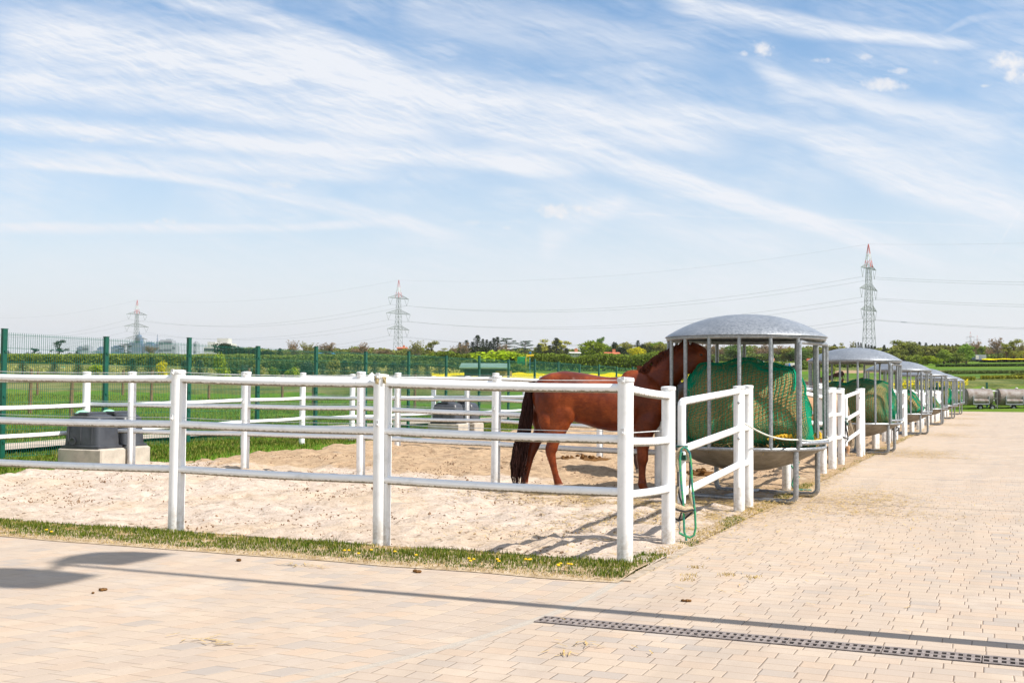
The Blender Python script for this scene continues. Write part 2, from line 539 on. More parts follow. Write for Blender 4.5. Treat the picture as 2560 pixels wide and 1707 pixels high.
    simple('pylon_red', (0.62, 0.10, 0.08), 0.6)
    simple('pylon_white', (0.72, 0.70, 0.68), 0.6)
    simple('cable', (0.26, 0.265, 0.27), 0.6)
    simple('insulator', (0.22, 0.24, 0.23), 0.4)
    simple('roof_red', (0.55, 0.16, 0.08), 0.8, scale=1)
    simple('render_white', (0.55, 0.53, 0.49), 0.8, scale=.6, var=0.05)
    simple('render_orange', (0.55, 0.22, 0.12), 0.8, scale=.6)
    simple('roof_green', (0.20, 0.32, 0.25), 0.6, scale=.6)
    simple('shed_dark', (0.05, 0.055, 0.045), 0.8, scale=.6)
    simple('window_dark', (0.05, 0.06, 0.07), 0.2)
    simple('paint_green', (0.01, 0.26, 0.08), 0.5)
    simple('paint_yellow', (0.70, 0.47, 0.02), 0.5)
    simple('paint_blue', (0.02, 0.20, 0.48), 0.5)
    simple('plane_white', (0.6, 0.62, 0.65), 0.4)
    simple('city_blue', (0.09, 0.17, 0.30), 0.4, scale=.02)
    simple('city_grey', (0.20, 0.24, 0.32), 0.7, scale=.02)
    simple('city_pale', (0.40, 0.41, 0.44), 0.8, scale=.02)
    simple('hill_forest', (0.07, 0.10, 0.06), 1.0, scale=.004, pos='World')

    # foliage: colour comes from each tree's own object colour
    def foliage(name, spread=0.5, trans=0.38):
        m, N, b = new_mat(name)
        oi = N.new('ShaderNodeObjectInfo')
        p = coords(N)
        g = N.new('ShaderNodeNewGeometry')
        rnd = g.outputs['Random Per Island']
        n = N.noise(p, 2.2, 2.0, 0.5)
        f = N.math('ADD', N.math('MULTIPLY', rnd, 0.6), N.math('MULTIPLY', n, 0.5))
        k = N.maprange(f, 0.2, 0.85, 1 - spread, 1 + spread)
        c = N.vmath('MULTIPLY', oi.outputs['Color'], N.combine(k, k, N.math('MULTIPLY', k, 0.9)))
        N.link(c, b.inputs['Base Color'])
        b.inputs['Roughness'].default_value = 0.75
        b.inputs['Specular IOR Level'].default_value = 0.06
        tr = N.new('ShaderNodeBsdfTranslucent')
        N.link(c, tr.inputs[0])
        mx = N.new('ShaderNodeMixShader'); mx.inputs[0].default_value = trans
        N.link(b.outputs[0], mx.inputs[1]); N.link(tr.outputs[0], mx.inputs[2])
        N.link(mx.outputs[0], m.node_tree.nodes['Material Output'].inputs['Surface'])
        return m
    foliage('foliage')
    foliage('conifer_foliage', 0.4, 0.1)
    # grass blades
    for nm, ca, cb, cc in (('grass_blade', (0.050, 0.095, 0.006), (0.125, 0.18, 0.016), (0.36, 0.30, 0.08)), ('dry_blade', (0.30, 0.20, 0.06), (0.52, 0.38, 0.14), (0.70, 0.56, 0.26))):
        m, N, b = new_mat(nm)
        g = N.new('ShaderNodeNewGeometry')
        pn = N.noise(g.outputs['Position'], 2.2, 3.0, 0.6)
        f = N.math('ADD', N.math('MULTIPLY', g.outputs['Random Per Island'], 0.7), N.math('MULTIPLY', pn, 0.4))
        c = N.ramp(f, [(0.2, ca), (0.6, cb), (0.92, cc)])
        N.link(c, b.inputs['Base Color']); b.inputs['Roughness'].default_value = 0.6; b.inputs['Specular IOR Level'].default_value = 0.15
        tr = N.new('ShaderNodeBsdfTranslucent'); N.link(c, tr.inputs[0])
        mx = N.new('ShaderNodeMixShader'); mx.inputs[0].default_value = 0.3
        N.link(b.outputs[0], mx.inputs[1]); N.link(tr.outputs[0], mx.inputs[2])
        N.link(mx.outputs[0], m.node_tree.nodes['Material Output'].inputs['Surface'])

    # open country
    m, N, b = new_mat('meadow')
    p = world_pos(N)
    n1 = N.noise(p, 0.9, 5.0, 0.6); n2 = N.noise(p, 0.05, 4.0, 0.6); n3 = N.noise(p, 9.0, 4.0, 0.7)
    c = N.ramp(N.math('ADD', N.math('MULTIPLY', n1, 0.5), N.math('MULTIPLY', n3, 0.5)), [(0.32, (0.050, 0.105, 0.008)), (0.5, (0.095, 0.185, 0.014)), (0.68, (0.18, 0.26, 0.028))])
    c = N.mix(N.maprange(n2, 0.5, 0.68, 0, 0.55), c, (0.19, 0.20, 0.055))
    N.link(c, b.inputs['Base Color']); b.inputs['Roughness'].default_value = 0.9
    b.inputs['Specular IOR Level'].default_value = 0.04
    add_bump(N, b, n3, 1.0, 0.06)
    m, N, b = new_mat('scrub')
    p = world_pos(N)
    n1 = N.noise(N.mapping(p, scale=(0.25, 0.06, 1)), 1.0, 5.0, 0.65); n3 = N.noise(p, 3.0, 4.0, 0.7)
    c = N.ramp(n1, [(0.32, (0.05, 0.085, 0.018)), (0.5, (0.15, 0.17, 0.045)), (0.66, (0.27, 0.25, 0.11))])
    c = N.mix(N.maprange(n3, 0.4, 0.7, 0, 0.4), c, (0.05, 0.07, 0.02))
    N.link(c, b.inputs['Base Color']); b.inputs['Roughness'].default_value = 0.95
    b.inputs['Specular IOR Level'].default_value = 0.04
    add_bump(N, b, n3, 1.0, 0.2)
    m, N, b = new_mat('rapeseed')
    p = world_pos(N)
    n3 = N.noise(p, 2.5, 5.0, 0.75)
    c = N.ramp(n3, [(0.33, (0.62, 0.54, 0.006)), (0.5, (0.85, 0.68, 0.004)), (0.7, (0.95, 0.78, 0.006))])
    N.link(c, b.inputs['Base Color']); b.inputs['Roughness'].default_value = 0.9
    b.inputs['Specular IOR Level'].default_value = 0.04
    add_bump(N, b, n3, 1.0, 0.3)
    m, N, b = new_mat('crop_green')
    p = world_pos(N)
    c = N.ramp(N.noise(N.mapping(p, scale=(0.05, 0.4, 1)), 1.0, 5.0, 0.7), [(0.33, (0.06, 0.115, 0.018)), (0.65, (0.105, 0.175, 0.03))])
    N.link(c, b.inputs['Base Color']); b.inputs['Roughness'].default_value = 0.9
    b.inputs['Specular IOR Level'].default_value = 0.04
    m, N, b = new_mat('bare_soil')
    p = world_pos(N)
    c = N.ramp(N.noise(N.mapping(p, scale=(0.2, 1.0, 1)), 1.0, 5.0, 0.7), [(0.33, (0.26, 0.17, 0.10)), (0.65, (0.42, 0.29, 0.18))])
    N.link(c, b.inputs['Base Color']); b.inputs['Roughness'].default_value = 0.95
    b.inputs['Specular IOR Level'].default_value = 0.04
    m, N, b = new_mat('footpath')
    p = world_pos(N)
    c = N.ramp(N.noise(p, 6.0, 5.0, 0.7), [(0.33, (0.40, 0.33, 0.26)), (0.65, (0.56, 0.47, 0.38))])
    N.link(c, b.inputs['Base Color']); b.inputs['Roughness'].default_value = 0.95
    b.inputs['Specular IOR Level'].default_value = 0.04

    # paddock sand; local coordinates: x = right of the row, y = along the row
    m, N, b = new_mat('sand')
    p = coords(N)
    xyz = N.separate(p)
    n1 = N.noise(p, 1.1, 6.0, 0.62); n2 = N.noise(p, 7.0, 6.0, 0.7); n3 = N.noise(p, 45.0, 4.0, 0.7)
    pale = N.ramp(N.math('ADD', N.math('MULTIPLY', n2, 0.6), N.math('MULTIPLY', n3, 0.4)), [(0.33, (0.24, 0.17, 0.12)), (0.45, (0.50, 0.40, 0.315)), (0.63, (0.65, 0.54, 0.45))])
    brown = N.ramp(n2, [(0.33, (0.29, 0.19, 0.115)), (0.6, (0.48, 0.34, 0.215))])
    edge = N.math('MULTIPLY_ADD', n1, 2.4, xyz[1])
    f = N.maprange(edge, 7.6, 8.3, 0, 1, True)
    c = N.mix(f, pale, brown)
    warm = N.maprange(N.noise(p, 0.55, 3.0, 0.5), 0.45, 0.7, 0, 0.5)
    c = N.mix(warm, c, (0.50, 0.36, 0.22))
    wet = N.maprange(N.noise(N.mapping(p, scale=(1.2, 3.0, 1)), 1.0, 5.0, 0.6), 0.60, 0.70, 0, 0.35)
    c = N.mix(wet, c, (0.27, 0.24, 0.21))
    sp = N.new('ShaderNodeTexVoronoi'); N.put(sp.inputs['Vector'], N.vmath('ADD', p, N.vmath('MULTIPLY', N.noise(p, 9.0, 3.0, 0.6, out=1), (0.12, 0.12, 0.0)))); sp.inputs['Scale'].default_value = 11.0
    dense = N.maprange(N.noise(p, 0.9, 4.0, 0.6), 0.38, 0.62, 0.06, 0.30)
    spk = N.math('LESS_THAN', sp.outputs['Distance'], dense)
    keep = N.math('GREATER_THAN', N.separate(sp.outputs['Color'])[1], 0.55)
    c = N.mix(N.math('MULTIPLY', N.math('MULTIPLY', spk, keep), 0.75), c, (0.15, 0.095, 0.055))
    N.link(c, b.inputs['Base Color']); b.inputs['Roughness'].default_value = 0.95
    b.inputs['Specular IOR Level'].default_value = 0.06
    add_bump(N, b, N.math('ADD', N.math('MULTIPLY', n2, 0.7), N.math('MULTIPLY', n3, 0.35)), 0.9, 0.05)

    # paving of rectangular concrete pavers
    m, N, b = new_mat('pavers')
    p = coords(N)
    xyz = N.separate(p)
    a, s_ = xyz[0], xyz[1]
    # seam between the two laying directions, a slow curve
    t = N.math('SUBTRACT', -1.05, s_)
    tt = N.math('MINIMUM', N.math('MAXIMUM', t, 0.0), 6.0)
    gcur = N.math('ADD', N.math('MULTIPLY_ADD', tt, 0.059, 0.19), N.math('MULTIPLY', N.math('MULTIPLY', tt, tt), -0.0735))
    wig = N.math('MULTIPLY_ADD', N.noise(p, 1.3, 2.0, 0.5), 0.03, -0.015)
    side = N.math('SUBTRACT', a, gcur)
    left = N.math('LESS_THAN', side, 0.0)
    def laying(along, across, row_h, ln, seed):
        r = N.math('DIVIDE', across, row_h)
        rid = N.math('FLOOR', r)
        fr = N.math('SUBTRACT', r, rid)
        e_row = N.math('MULTIPLY', N.math('MINIMUM', fr, N.math('SUBTRACT', 1.0, fr)), row_h)
        wn = N.new('ShaderNodeTexWhiteNoise', noise_dimensions='1D'); N.put(wn.inputs['W'], N.math('ADD', rid, seed))
        wv = N.math('MULTIPLY_ADD', wn.outputs['Value'], 91.0, N.math('DIVIDE', along, ln))
        vd = N.new('ShaderNodeTexVoronoi', voronoi_dimensions='1D', feature='DISTANCE_TO_EDGE'); N.put(vd.inputs['W'], wv); vd.inputs['Scale'].default_value = 1.0; vd.inputs['Randomness'].default_value = 0.55
        vc = N.new('ShaderNodeTexVoronoi', voronoi_dimensions='1D', feature='F1'); N.put(vc.inputs['W'], wv); vc.inputs['Scale'].default_value = 1.0; vc.inputs['Randomness'].default_value = 0.55
        e_col = N.math('MULTIPLY', vd.outputs['Distance'], ln)
        return e_row, e_col, vc.outputs['Color']
    wl = N.math('MULTIPLY_ADD', N.noise(p, 2.0, 3.0, 0.5), 0.02, -0.01)
    r1, c1, k1 = laying(N.math('ADD', a, wl), N.math('ADD', s_, wl), 0.128, 0.185, 3.0)
    r2, c2, k2 = laying(N.math('ADD', s_, wl), side, 0.150, 0.185, 57.0)
    def sel(x, y): return N.math('ADD', N.math('MULTIPLY', x, N.math('SUBTRACT', 1.0, left)), N.math('MULTIPLY', y, left))
    e_row, e_col = sel(r1, r2), sel(c1, c2)
    kc = N.mix(left, k1, k2)
    ks = N.separate(kc)
    tone = N.ramp(ks[0], [(0.0, (0.495, 0.37, 0.27)), (0.33, (0.43, 0.35, 0.285)), (0.66, (0.51, 0.40, 0.30)), (1.0, (0.36, 0.315, 0.28))])
    flat = N.mix(0.45, (0.48, 0.38, 0.288, 1), tone)
    nfine = N.noise(p, 60.0, 4.0, 0.7); nbig = N.noise(p, 0.7, 4.0, 0.6)
    c = N.mix(N.maprange(nbig, 0.35, 0.7, 0.0, 0.75), tone, flat)
    c = N.mix(N.maprange(nfine, 0.3, 0.7, 0.0, 0.22), c, (0.30, 0.25, 0.20))
    # dusty tan drift beside the fence row
    drift = N.math('MULTIPLY', N.maprange(N.math('ABSOLUTE', N.math('SUBTRACT', a, 0.6)), 0.0, 2.4, 1, 0, True), N.maprange(s_, -1.5, 2.0, 0, 0.6))
    c = N.mix(N.math('MULTIPLY', drift, N.maprange(N.noise(p, 1.6, 5.0, 0.65), 0.35, 0.65, 0.3, 1.0)), c, (0.50, 0.38, 0.27))
    dirt = N.maprange(N.noise(p, 2.6, 5.0, 0.7), 0.57, 0.72, 0, 0.35)
    c = N.mix(dirt, c, (0.42, 0.33, 0.245))
    track = N.maprange(N.noise(N.mapping(p, scale=(2.2, .16, 1)), 1.0, 4.0, 0.6), 0.50, 0.66, 0, 0.30)
    c = N.mix(track, c, (0.33, 0.27, 0.215))
    pale = N.maprange(N.noise(p, 1.1, 5.0, 0.7, ), 0.52, 0.66, 0, 0.45)
    c = N.mix(pale, c, (0.54, 0.45, 0.36))
    # worn pale film along the edge beside the paddock
    jw = N.maprange(N.noise(p, 3.0, 3.0, 0.6), 0.3, 0.7, 0.55, 1.3)
    # joints: end joints open and dark, long joints filled with sand
    j_end = N.math('LESS_THAN', e_col, N.math('MULTIPLY', jw, 0.0027))
    j_row = N.math('LESS_THAN', e_row, N.math('MULTIPLY', jw, 0.0030))
    open_ = N.maprange(N.math('ADD', a, N.math('MULTIPLY', N.noise(p, 1.0, 3.0, 0.5), 2.4)), -3.0, 4.0, 0.30, 0.78)
    open_ = N.math('MULTIPLY', open_, N.maprange(s_, 4.0, 15.0, 1.0, 0.12))
    c = N.mix(N.math('MULTIPLY', j_row, 0.45), c, N.mix(left, (0.28, 0.18, 0.11, 1), (0.60, 0.48, 0.33, 1)))
    c = N.mix(N.math('MULTIPLY', j_end, open_), c, (0.13, 0.085, 0.06, 1))
    # filled trench strip along the seam
    strip = N.math('LESS_THAN', N.math('ABSOLUTE', N.math('ADD', side, wig)), 0.035)
    inner = N.math('LESS_THAN', s_, -0.55)
    strip = N.math('MULTIPLY', strip, inner)
    c = N.mix(N.math('MULTIPLY', strip, 0.8), c, N.ramp(nfine, [(0.3, (0.34, 0.30, 0.25)), (0.7, (0.45, 0.40, 0.34))]))
    # drainage seams every few metres across the far yard
    sm = N.math('LESS_THAN', N.math('ABSOLUTE', N.math('SUBTRACT', N.math('MODULO', N.math('SUBTRACT', s_, 3.6), 4.75), 2.4)), 0.022)
    sm = N.math('MULTIPLY', sm, N.math('GREATER_THAN', s_, 3.6))
    c = N.mix(N.math('MULTIPLY', sm, 0.55), c, (0.13, 0.11, 0.10))
    N.link(c, b.inputs['Base Color']); b.inputs['Roughness'].default_value = 0.9; b.inputs['Specular IOR Level'].default_value = 0.1
    h = N.math('MINIMUM', N.math('MULTIPLY', N.math('MINIMUM', e_row, e_col), 140.0), 1.0)
    h = N.math('ADD', h, N.math('MULTIPLY', nfine, 0.35))
    h = N.math('ADD', h, N.math('MULTIPLY', ks[1], 0.25))
    add_bump(N, b, h, 0.5, 0.006)

    m, N, b = new_mat('verge_sand')
    p = world_pos(N)
    c = N.ramp(N.noise(p, 9.0, 6.0, 0.7), [(0.35, (0.30, 0.21, 0.12)), (0.5, (0.45, 0.34, 0.22)), (0.65, (0.56, 0.44, 0.31))])
    N.link(c, b.inputs['Base Color']); b.inputs['Roughness'].default_value = 0.95; b.inputs['Specular IOR Level'].default_value = 0.05
    add_bump(N, b, N.noise(p, 30.0, 5.0, 0.7), 0.8, 0.02)
    # horse coats
    def coat(name, ca, cb, cc, sock=None):
        m, N, b = new_mat(name)
        p = coords(N)
        n1 = N.noise(p, 3.2, 5.0, 0.6); n2 = N.noise(N.mapping(p, scale=(25, 90, 60)), 1.0, 4.0, 0.7)
        f = N.math('ADD', N.math('MULTIPLY', n1, 0.7), N.math('MULTIPLY', n2, 0.3))
        c = N.ramp(f, [(0.33, ca), (0.5, cb), (0.68, cc)])
        xyz = N.separate(p)
        if sock:
            zf = N.maprange(N.math('MULTIPLY_ADD', n1, 0.1, xyz[2]), sock[0], sock[0] + 0.05, 1, 0, True)
            xf = N.math('LESS_THAN', xyz[0], sock[1])
            c = N.mix(N.math('MULTIPLY', zf, xf), c, sock[2])
        N.link(c, b.inputs['Base Color'])
        b.inputs['Roughness'].default_value = 0.36
        b.inputs['Specular IOR Level'].default_value = 0.25
        add_bump(N, b, n2, 0.12, 0.004)
        return m
    coat('chestnut_coat', (0.050, 0.009, 0.003), (0.130, 0.023, 0.005), (0.30, 0.064, 0.014), (0.20, -0.2, (0.55, 0.42, 0.33)))
    coat('bay_coat', (0.02, 0.010, 0.006), (0.05, 0.018, 0.009), (0.09, 0.03, 0.012))
    coat('palomino_coat', (0.46, 0.26, 0.13), (0.56, 0.33, 0.18), (0.66, 0.42, 0.24))
    simple('dark_hair', (0.035, 0.013, 0.010), 0.7, var=0.3, scale=30, spec=.1)
    simple('chestnut_hair', (0.10, 0.022, 0.008), 0.65, var=0.25, scale=30, spec=.15)
    simple('pale_hair', (0.60, 0.50, 0.36), 0.5, var=0.2, scale=30)
    simple('hoof_horn', (0.30, 0.22, 0.16), 0.5)
    simple('eye_dark', (0.01, 0.008, 0.006), 0.08)
make_materials()
M_ = MATS
# ------------------------------------------------------------------ ground
def grid_mesh(name, pts, nu, nv, mat, smooth=True):
    me = bpy.data.meshes.new(name)
    fs = []
    for j in range(nv - 1):
        for i in range(nu - 1):
            a = j * nu + i
            fs.append((a, a + 1, a + nu + 1, a + nu))
    me.from_pydata(pts, [], fs)
    me.materials.append(mat)
    if smooth: me.shade_smooth()
    o = bpy.data.objects.new(name, me)
    COL.objects.link(o)
    return o

def make_terrain():
    angs = []
    a = -180.0
    while a < 180.0:
        angs.append(a)
        a += 0.5 if -34 <= a < 34 else (1.0 if -60 <= a < 60 else 4.0)
    angs.append(180.0)
    radii = [1.5]
    while radii[-1] < 9000: radii.append(radii[-1] * 1.042)
    pts = []
    for r in radii:
        for a in angs:
            x, y = r * math.sin(rad(a)), r * math.cos(rad(a))
            s, v = sv(x, y)
            z = gz(x, y)
            covered = (v < 9.9 and s < 78) or (s < -0.3)
            z -= 0.10 if covered else 0.0
            if v > 10.2 and s > -2 and r < 160:
                z += (noise.noise(Vector((x * .35, y * .35, 0))) * .07)
            if r > 900 and abs(a) < 150: z += 0
            pts.append((x, y, z))
    structure(grid_mesh('ground', pts, len(angs), len(radii), M_['meadow']))
make_terrain()

def yard_obj(name, mb, mat, smooth=False, z=0.0):
    """object whose local x is right of the row and local y along the row"""
    me = mb.mesh(name, mat, None, smooth)
    o = bpy.data.objects.new(name, me); COL.objects.link(o)
    o.location = (C0.x, C0.y, z); o.rotation_euler = (0, 0, YAW)
    return o
def loc(x, y):
    s, v = sv(x, y)
    return -v, s

# drain: 20 cm wide channel parallel to the front fence
_d0 = loc(*G(1340, 1551)[:2]); _d1 = loc(*G(2500, 1646)[:2])
DR_S = (_d0[1] + _d1[1]) / 2; DR_A = _d0[0]; DR_W = 0.20; GR_L = 0.5; NGR = 8
def rect(mb, a0, a1, s0, s1, z=0.0):
    mb.add([(a0, s0, z), (a1, s0, z), (a1, s1, z), (a0, s1, z)], [(0, 1, 2, 3)])
mb = MB()
ea, es = 0.13, -0.78                         # paving edge beside the paddocks
d0, d1 = DR_S - DR_W / 2, DR_S + DR_W / 2
aE = DR_A + GR_L * NGR
A0, A1, S0_, S1_ = -40.0, 16.0, -14.0, 80.0
rect(mb, A0, A1, S0_, d0); rect(mb, A0, DR_A, d0, d1); rect(mb, aE, A1, d0, d1)
rect(mb, A0, A1, d1, es); rect(mb, ea, A1, es, S1_)
pav = structure(yard_obj('paving', mb, M_['pavers']))
mb = MB()                                     # the channel under the gratings
def chan(mb, a0, a1, s0, s1, dz):
    vs = [(a0, s0, 0), (a1, s0, 0), (a1, s1, 0), (a0, s1, 0), (a0, s0, dz), (a1, s0, dz), (a1, s1, dz), (a0, s1, dz)]
    mb.add(vs, [(4, 5, 6, 7), (0, 4, 7, 3), (1, 2, 6, 5), (0, 1, 5, 4), (3, 7, 6, 2)])
chan(mb, DR_A, aE, d0, d1, -0.14)
structure(yard_obj('drain_channel', mb, M_['channel_dark']))
def make_grate():
    mb = MB()
    w, l = DR_W - 0.012, GR_L - 0.006
    hz = 0.016
    def bar(x0, x1, y0, y1): mb.box(((x0 + x1) / 2, (y0 + y1) / 2, -0.006), (x1 - x0, y1 - y0, hz))
    x0, x1 = -l / 2, l / 2
    bar(x0, x1, -w / 2, -w / 2 + .026); bar(x0, x1, w / 2 - .026, w / 2)
    bar(x0, x1, -.014, .014)
    n = 12
    pitch = (l) / n
    for k in range(n + 1):
        xc = x0 + k * pitch
        h = .009 if 0 < k < n else .005
        xa, xb = max(xc - h, x0), min(xc + h, x1)
        for (ya, yb) in ((-w / 2 + .027, -.0145), (.0145, w / 2 - .027)): bar(xa, xb, ya, yb)
    return mb
gm = make_grate().mesh('drain_grate', M_['cast_iron'], None, False)
for i in range(NGR):
    o = bpy.data.objects.new('drain_grate', gm); COL.objects.link(o)
    p = Y(DR_S, -(DR_A + GR_L * (i + .5)))
    o.location = (p.x, p.y, 0.004); o.rotation_euler = (0, 0, YAW)
    tag(o, 'rusty slotted iron drain grate in the paving, %s from the left end of the drain' % ORD[i], 'drain grate', 'iron grates of the yard drain')

# kerb stones beside the row
mb = MB()
for k in range(80):
    s0 = -.72 + k * 1.0
    if s0 > 0.3: break
    mb.box((0.235, s0 + .49, -0.027), (0.075, .985, 0.075))
structure(yard_obj('kerb', mb, M_['kerb_concrete'], False))

# sand of the paddocks
def make_sand():
    rp_ = random.Random(21); prints = {}
    for k in range(1500):
        pa, ps, pr = rp_.uniform(-10.5, -.3), rp_.uniform(.2, 17), rp_.uniform(.06, .11)
        if noise.noise(Vector((pa * .5, ps * .5, 50))) < rp_.uniform(-.3, .2): continue
        ci, cj = math.floor(pa * 2), int(ps * 2)
        for di in (-1, 0, 1):
            for dj in (-1, 0, 1): prints.setdefault((ci + di, cj + dj), []).append((pa, ps, pr))
    va = list(np.arange(-11.9, 0.2001, 0.055))
    sb = list(np.arange(-0.35, 26, 0.055))
    pts = []
    for s in sb:
        for a in va:
            q = Y(s, -a)
            base = gz(q.x, q.y)
            nz = noise.noise(Vector((a * .9, s * .9, 0))) * .05 + noise.noise(Vector((a * 3.1, s * 3.1, 4))) * .05 + noise.noise(Vector((a * 8, s * 8, 9))) * .022
            for (pa, ps, pr) in prints.get((math.floor(a * 2), int(s * 2)), ()):
                dd = math.hypot(a - pa, s - ps) / pr
                if dd < 1.5: nz += (-.045 * (1 - dd * dd) if dd < 1 else .016 * math.sin(math.pi * (dd - 1) / .5))
            # front, side and back edges dive under the turf
            edge = min((s + 0.18) * .6, (-a + 11.9) , 1.0)
            wob = noise.noise(Vector((a * .8, s * .8, 30))) * .8 + noise.noise(Vector((a * 2.8, s * 2.8, 30))) * .25
            back = (-a) - (10.25 + wob * .9 - .3 * S((s - 5) / 3))
            z = base + 0.02 + nz
            z = max(z, base - .04)
            if back > 0: z = base + .015 + nz * .6 - min(back * .5, .3)
            if -a < .45: z = z * S((-a + .25) / .7) + .012
            if s < .5: z = z * S((s + .3) / .8) + .008
            pts.append((a, s, z))
    o = grid_mesh('sand', pts, len(va), len(sb), M_['sand'])
    o.location = (C0.x, C0.y, 0); o.rotation_euler = (0, 0, YAW)
    structure(o)
    # far paddocks, coarser
    va = list(np.arange(-11.0, 0.2001, 0.25)); sb = list(np.arange(25.8, 76.1, 0.25)); pts = []
    for s in sb:
        for a in va:
            q = Y(s, -a)
            z = gz(q.x, q.y) + .01 + noise.noise(Vector((a * 2, s * 2, 4))) * .03
            if -a < .45: z = .01
            pts.append((a, s, z))
    o = grid_mesh('sand', pts, len(va), len(sb), M_['sand'])
    o.location = (C0.x, C0.y, 0); o.rotation_euler = (0, 0, YAW)
    structure(o)
make_sand()

# turf strip base (soil with thatch) in front of the paddock
mb = MB()
N_ = 260
for k in range(N_):
    a0 = -16.5 + k * (16.7 / N_); a1 = a0 + 16.7 / N_
    def ed(a): return es - .0 + .05 * noise.noise(Vector((a * 1.5, 0, 0))) , .02 + .10 * noise.noise(Vector((a * 1.1, 5, 0)))
    l0, u0 = ed(a0); l1, u1 = ed(a1)
    mb.add([(a0, l0 - .05, .0045), (a1, l1 - .05, .0045), (a1, -.35, .035), (a0, -.35, .035), (a1, u1, .034), (a0, u0, .034)], [(0, 1, 2, 3), (3, 2, 4, 5)])
structure(yard_obj('turf_strip', mb, M_['verge_sand'], True))
mb = MB()
def vedge(s): return .19 + (.13 * noise.noise(Vector((s * .9, 2, 0))) + .06 * noise.noise(Vector((s * 3.7, 9, 0)))) * S((s - .6) / 1.5) + .03 * S((s - 1) / 3)
for k in range(640):
    s0 = -.75 + k * .12; s1 = s0 + .12
    mb.add([(-.30, s0, .012), (vedge(s0), s0, .0045), (vedge(s1), s1, .0045), (-.30, s1, .012)], [(0, 1, 2, 3)])
structure(yard_obj('verge', mb, M_['verge_sand'], True))

# blades
def blades(name, spots, mat, hmin, hmax, w=.006, kind='stuff', lean=.5):
    """spots: list of (x, y, z, height scale)"""
    n = len(spots)
    rng = np.random.RandomState(len(spots) % 977)
    P = np.array(spots, float)
    an = rng.uniform(0, 2 * np.pi, n)
    h = rng.uniform(hmin, hmax, n) * P[:, 3]
    ln = rng.uniform(.15, 1.0, n) * lean * h
    ax = rng.uniform(0, 2 * np.pi, n)
    dx, dy = np.cos(an) * w * .5, np.sin(an) * w * .5
    lx, ly = np.cos(ax) * ln, np.sin(ax) * ln
    V = np.zeros((n, 5, 3))
    b = P[:, :3]
    V[:, 0] = b + np.stack([-dx, -dy, -.01 + 0 * dx], 1); V[:, 1] = b + np.stack([dx, dy, -.01 + 0 * dx], 1)
    V[:, 2] = b + np.stack([dx * .8 + lx * .35, dy * .8 + ly * .35, h * .6], 1); V[:, 3] = b + np.stack([-dx * .8 + lx * .35, -dy * .8 + ly * .35, h * .6], 1)
    V[:, 4] = b + np.stack([lx, ly, h], 1)
    me = bpy.data.meshes.new(name)
    me.vertices.add(n * 5); me.vertices.foreach_set('co', V.ravel())
    me.loops.add(n * 7); me.polygons.add(n * 2)
    idx = np.arange(n)[:, None] * 5 + np.array([0, 1, 2, 3, 3, 2, 4])[None, :]
    me.loops.foreach_set('vertex_index', idx.ravel().astype(np.int32))
    ls = (np.arange(n)[:, None] * 7 + np.array([0, 4])[None, :]).ravel()
    me.polygons.foreach_set('loop_start', ls.astype(np.int32))
    me.update(calc_edges=True); me.validate()
    me.materials.append(mat)
    o = bpy.data.objects.new(name, me); COL.objects.link(o)
    return tag(o, None, None, None, kind)

rng = random.Random(3)
sp = []; dry = []
for k in range(62000):
    a = rng.uniform(-15.5, .16)
    s = rng.uniform(es - .02, .08)
    t = (s - es) / (.0 - es)
    up = .02 + .10 * noise.noise(Vector((a * 1.1, 5, 0)))
    if s > up - .07 or rng.random() < .1: continue
    cl = noise.noise(Vector((a * 1.7, s * 4, 2))) + .5 * noise.noise(Vector((a * 6, s * 8, 7)))
    q = Y(s, -a); z = .003 + .032 * min(1, (s - es) / .4)
    if t < .13 + .18 * noise.noise(Vector((a * 2, 0, 3))):
        if rng.random() < .55: dry.append((q.x, q.y, z * .4, rng.uniform(.4, .9)))
        continue
    if cl < -.34: 
        if rng.random() < .5: dry.append((q.x, q.y, z, .7))
        continue
    sp.append((q.x, q.y, z, (0.75 + .5 * cl) * (0.65 + .5 * min(1, max(0, t))) ))
for k in range(12000):                                 # thin verge along the row
    s = rng.uniform(-.7, 30) if k % 2 else rng.uniform(-.7, 9)
    a = rng.uniform(-.04, .19) if s < 1.2 else rng.uniform(.02, .22)
    cl = noise.noise(Vector((a * 3, s * 1.3, 12)))
    q = Y(s, -a)
    if (cl > .22 and rng.random() < .55) or s < .6: sp.append((q.x, q.y, .012, .6 if s > .6 else .9))
    elif rng.random() < .5: dry.append((q.x, q.y, .012, .5))
blades('grass', sp, M_['grass_blade'], .022, .052, .007)
# weeds growing in the paving joints near the corner
for k in range(260):
    c = rng.choice([(2.0 * .3, -.25), (.62, -.45), (.85, -.1), (.55, .15), (1.05, -.15)])
    s, a = c[1] + rng.gauss(0, .04), c[0] + rng.gauss(0, .035)
    q = Y(s, -a); dry.append((q.x, q.y, 0.0, .4))
blades('dry_grass', dry, M_['dry_blade'], .02, .05, .006, lean=1.6)
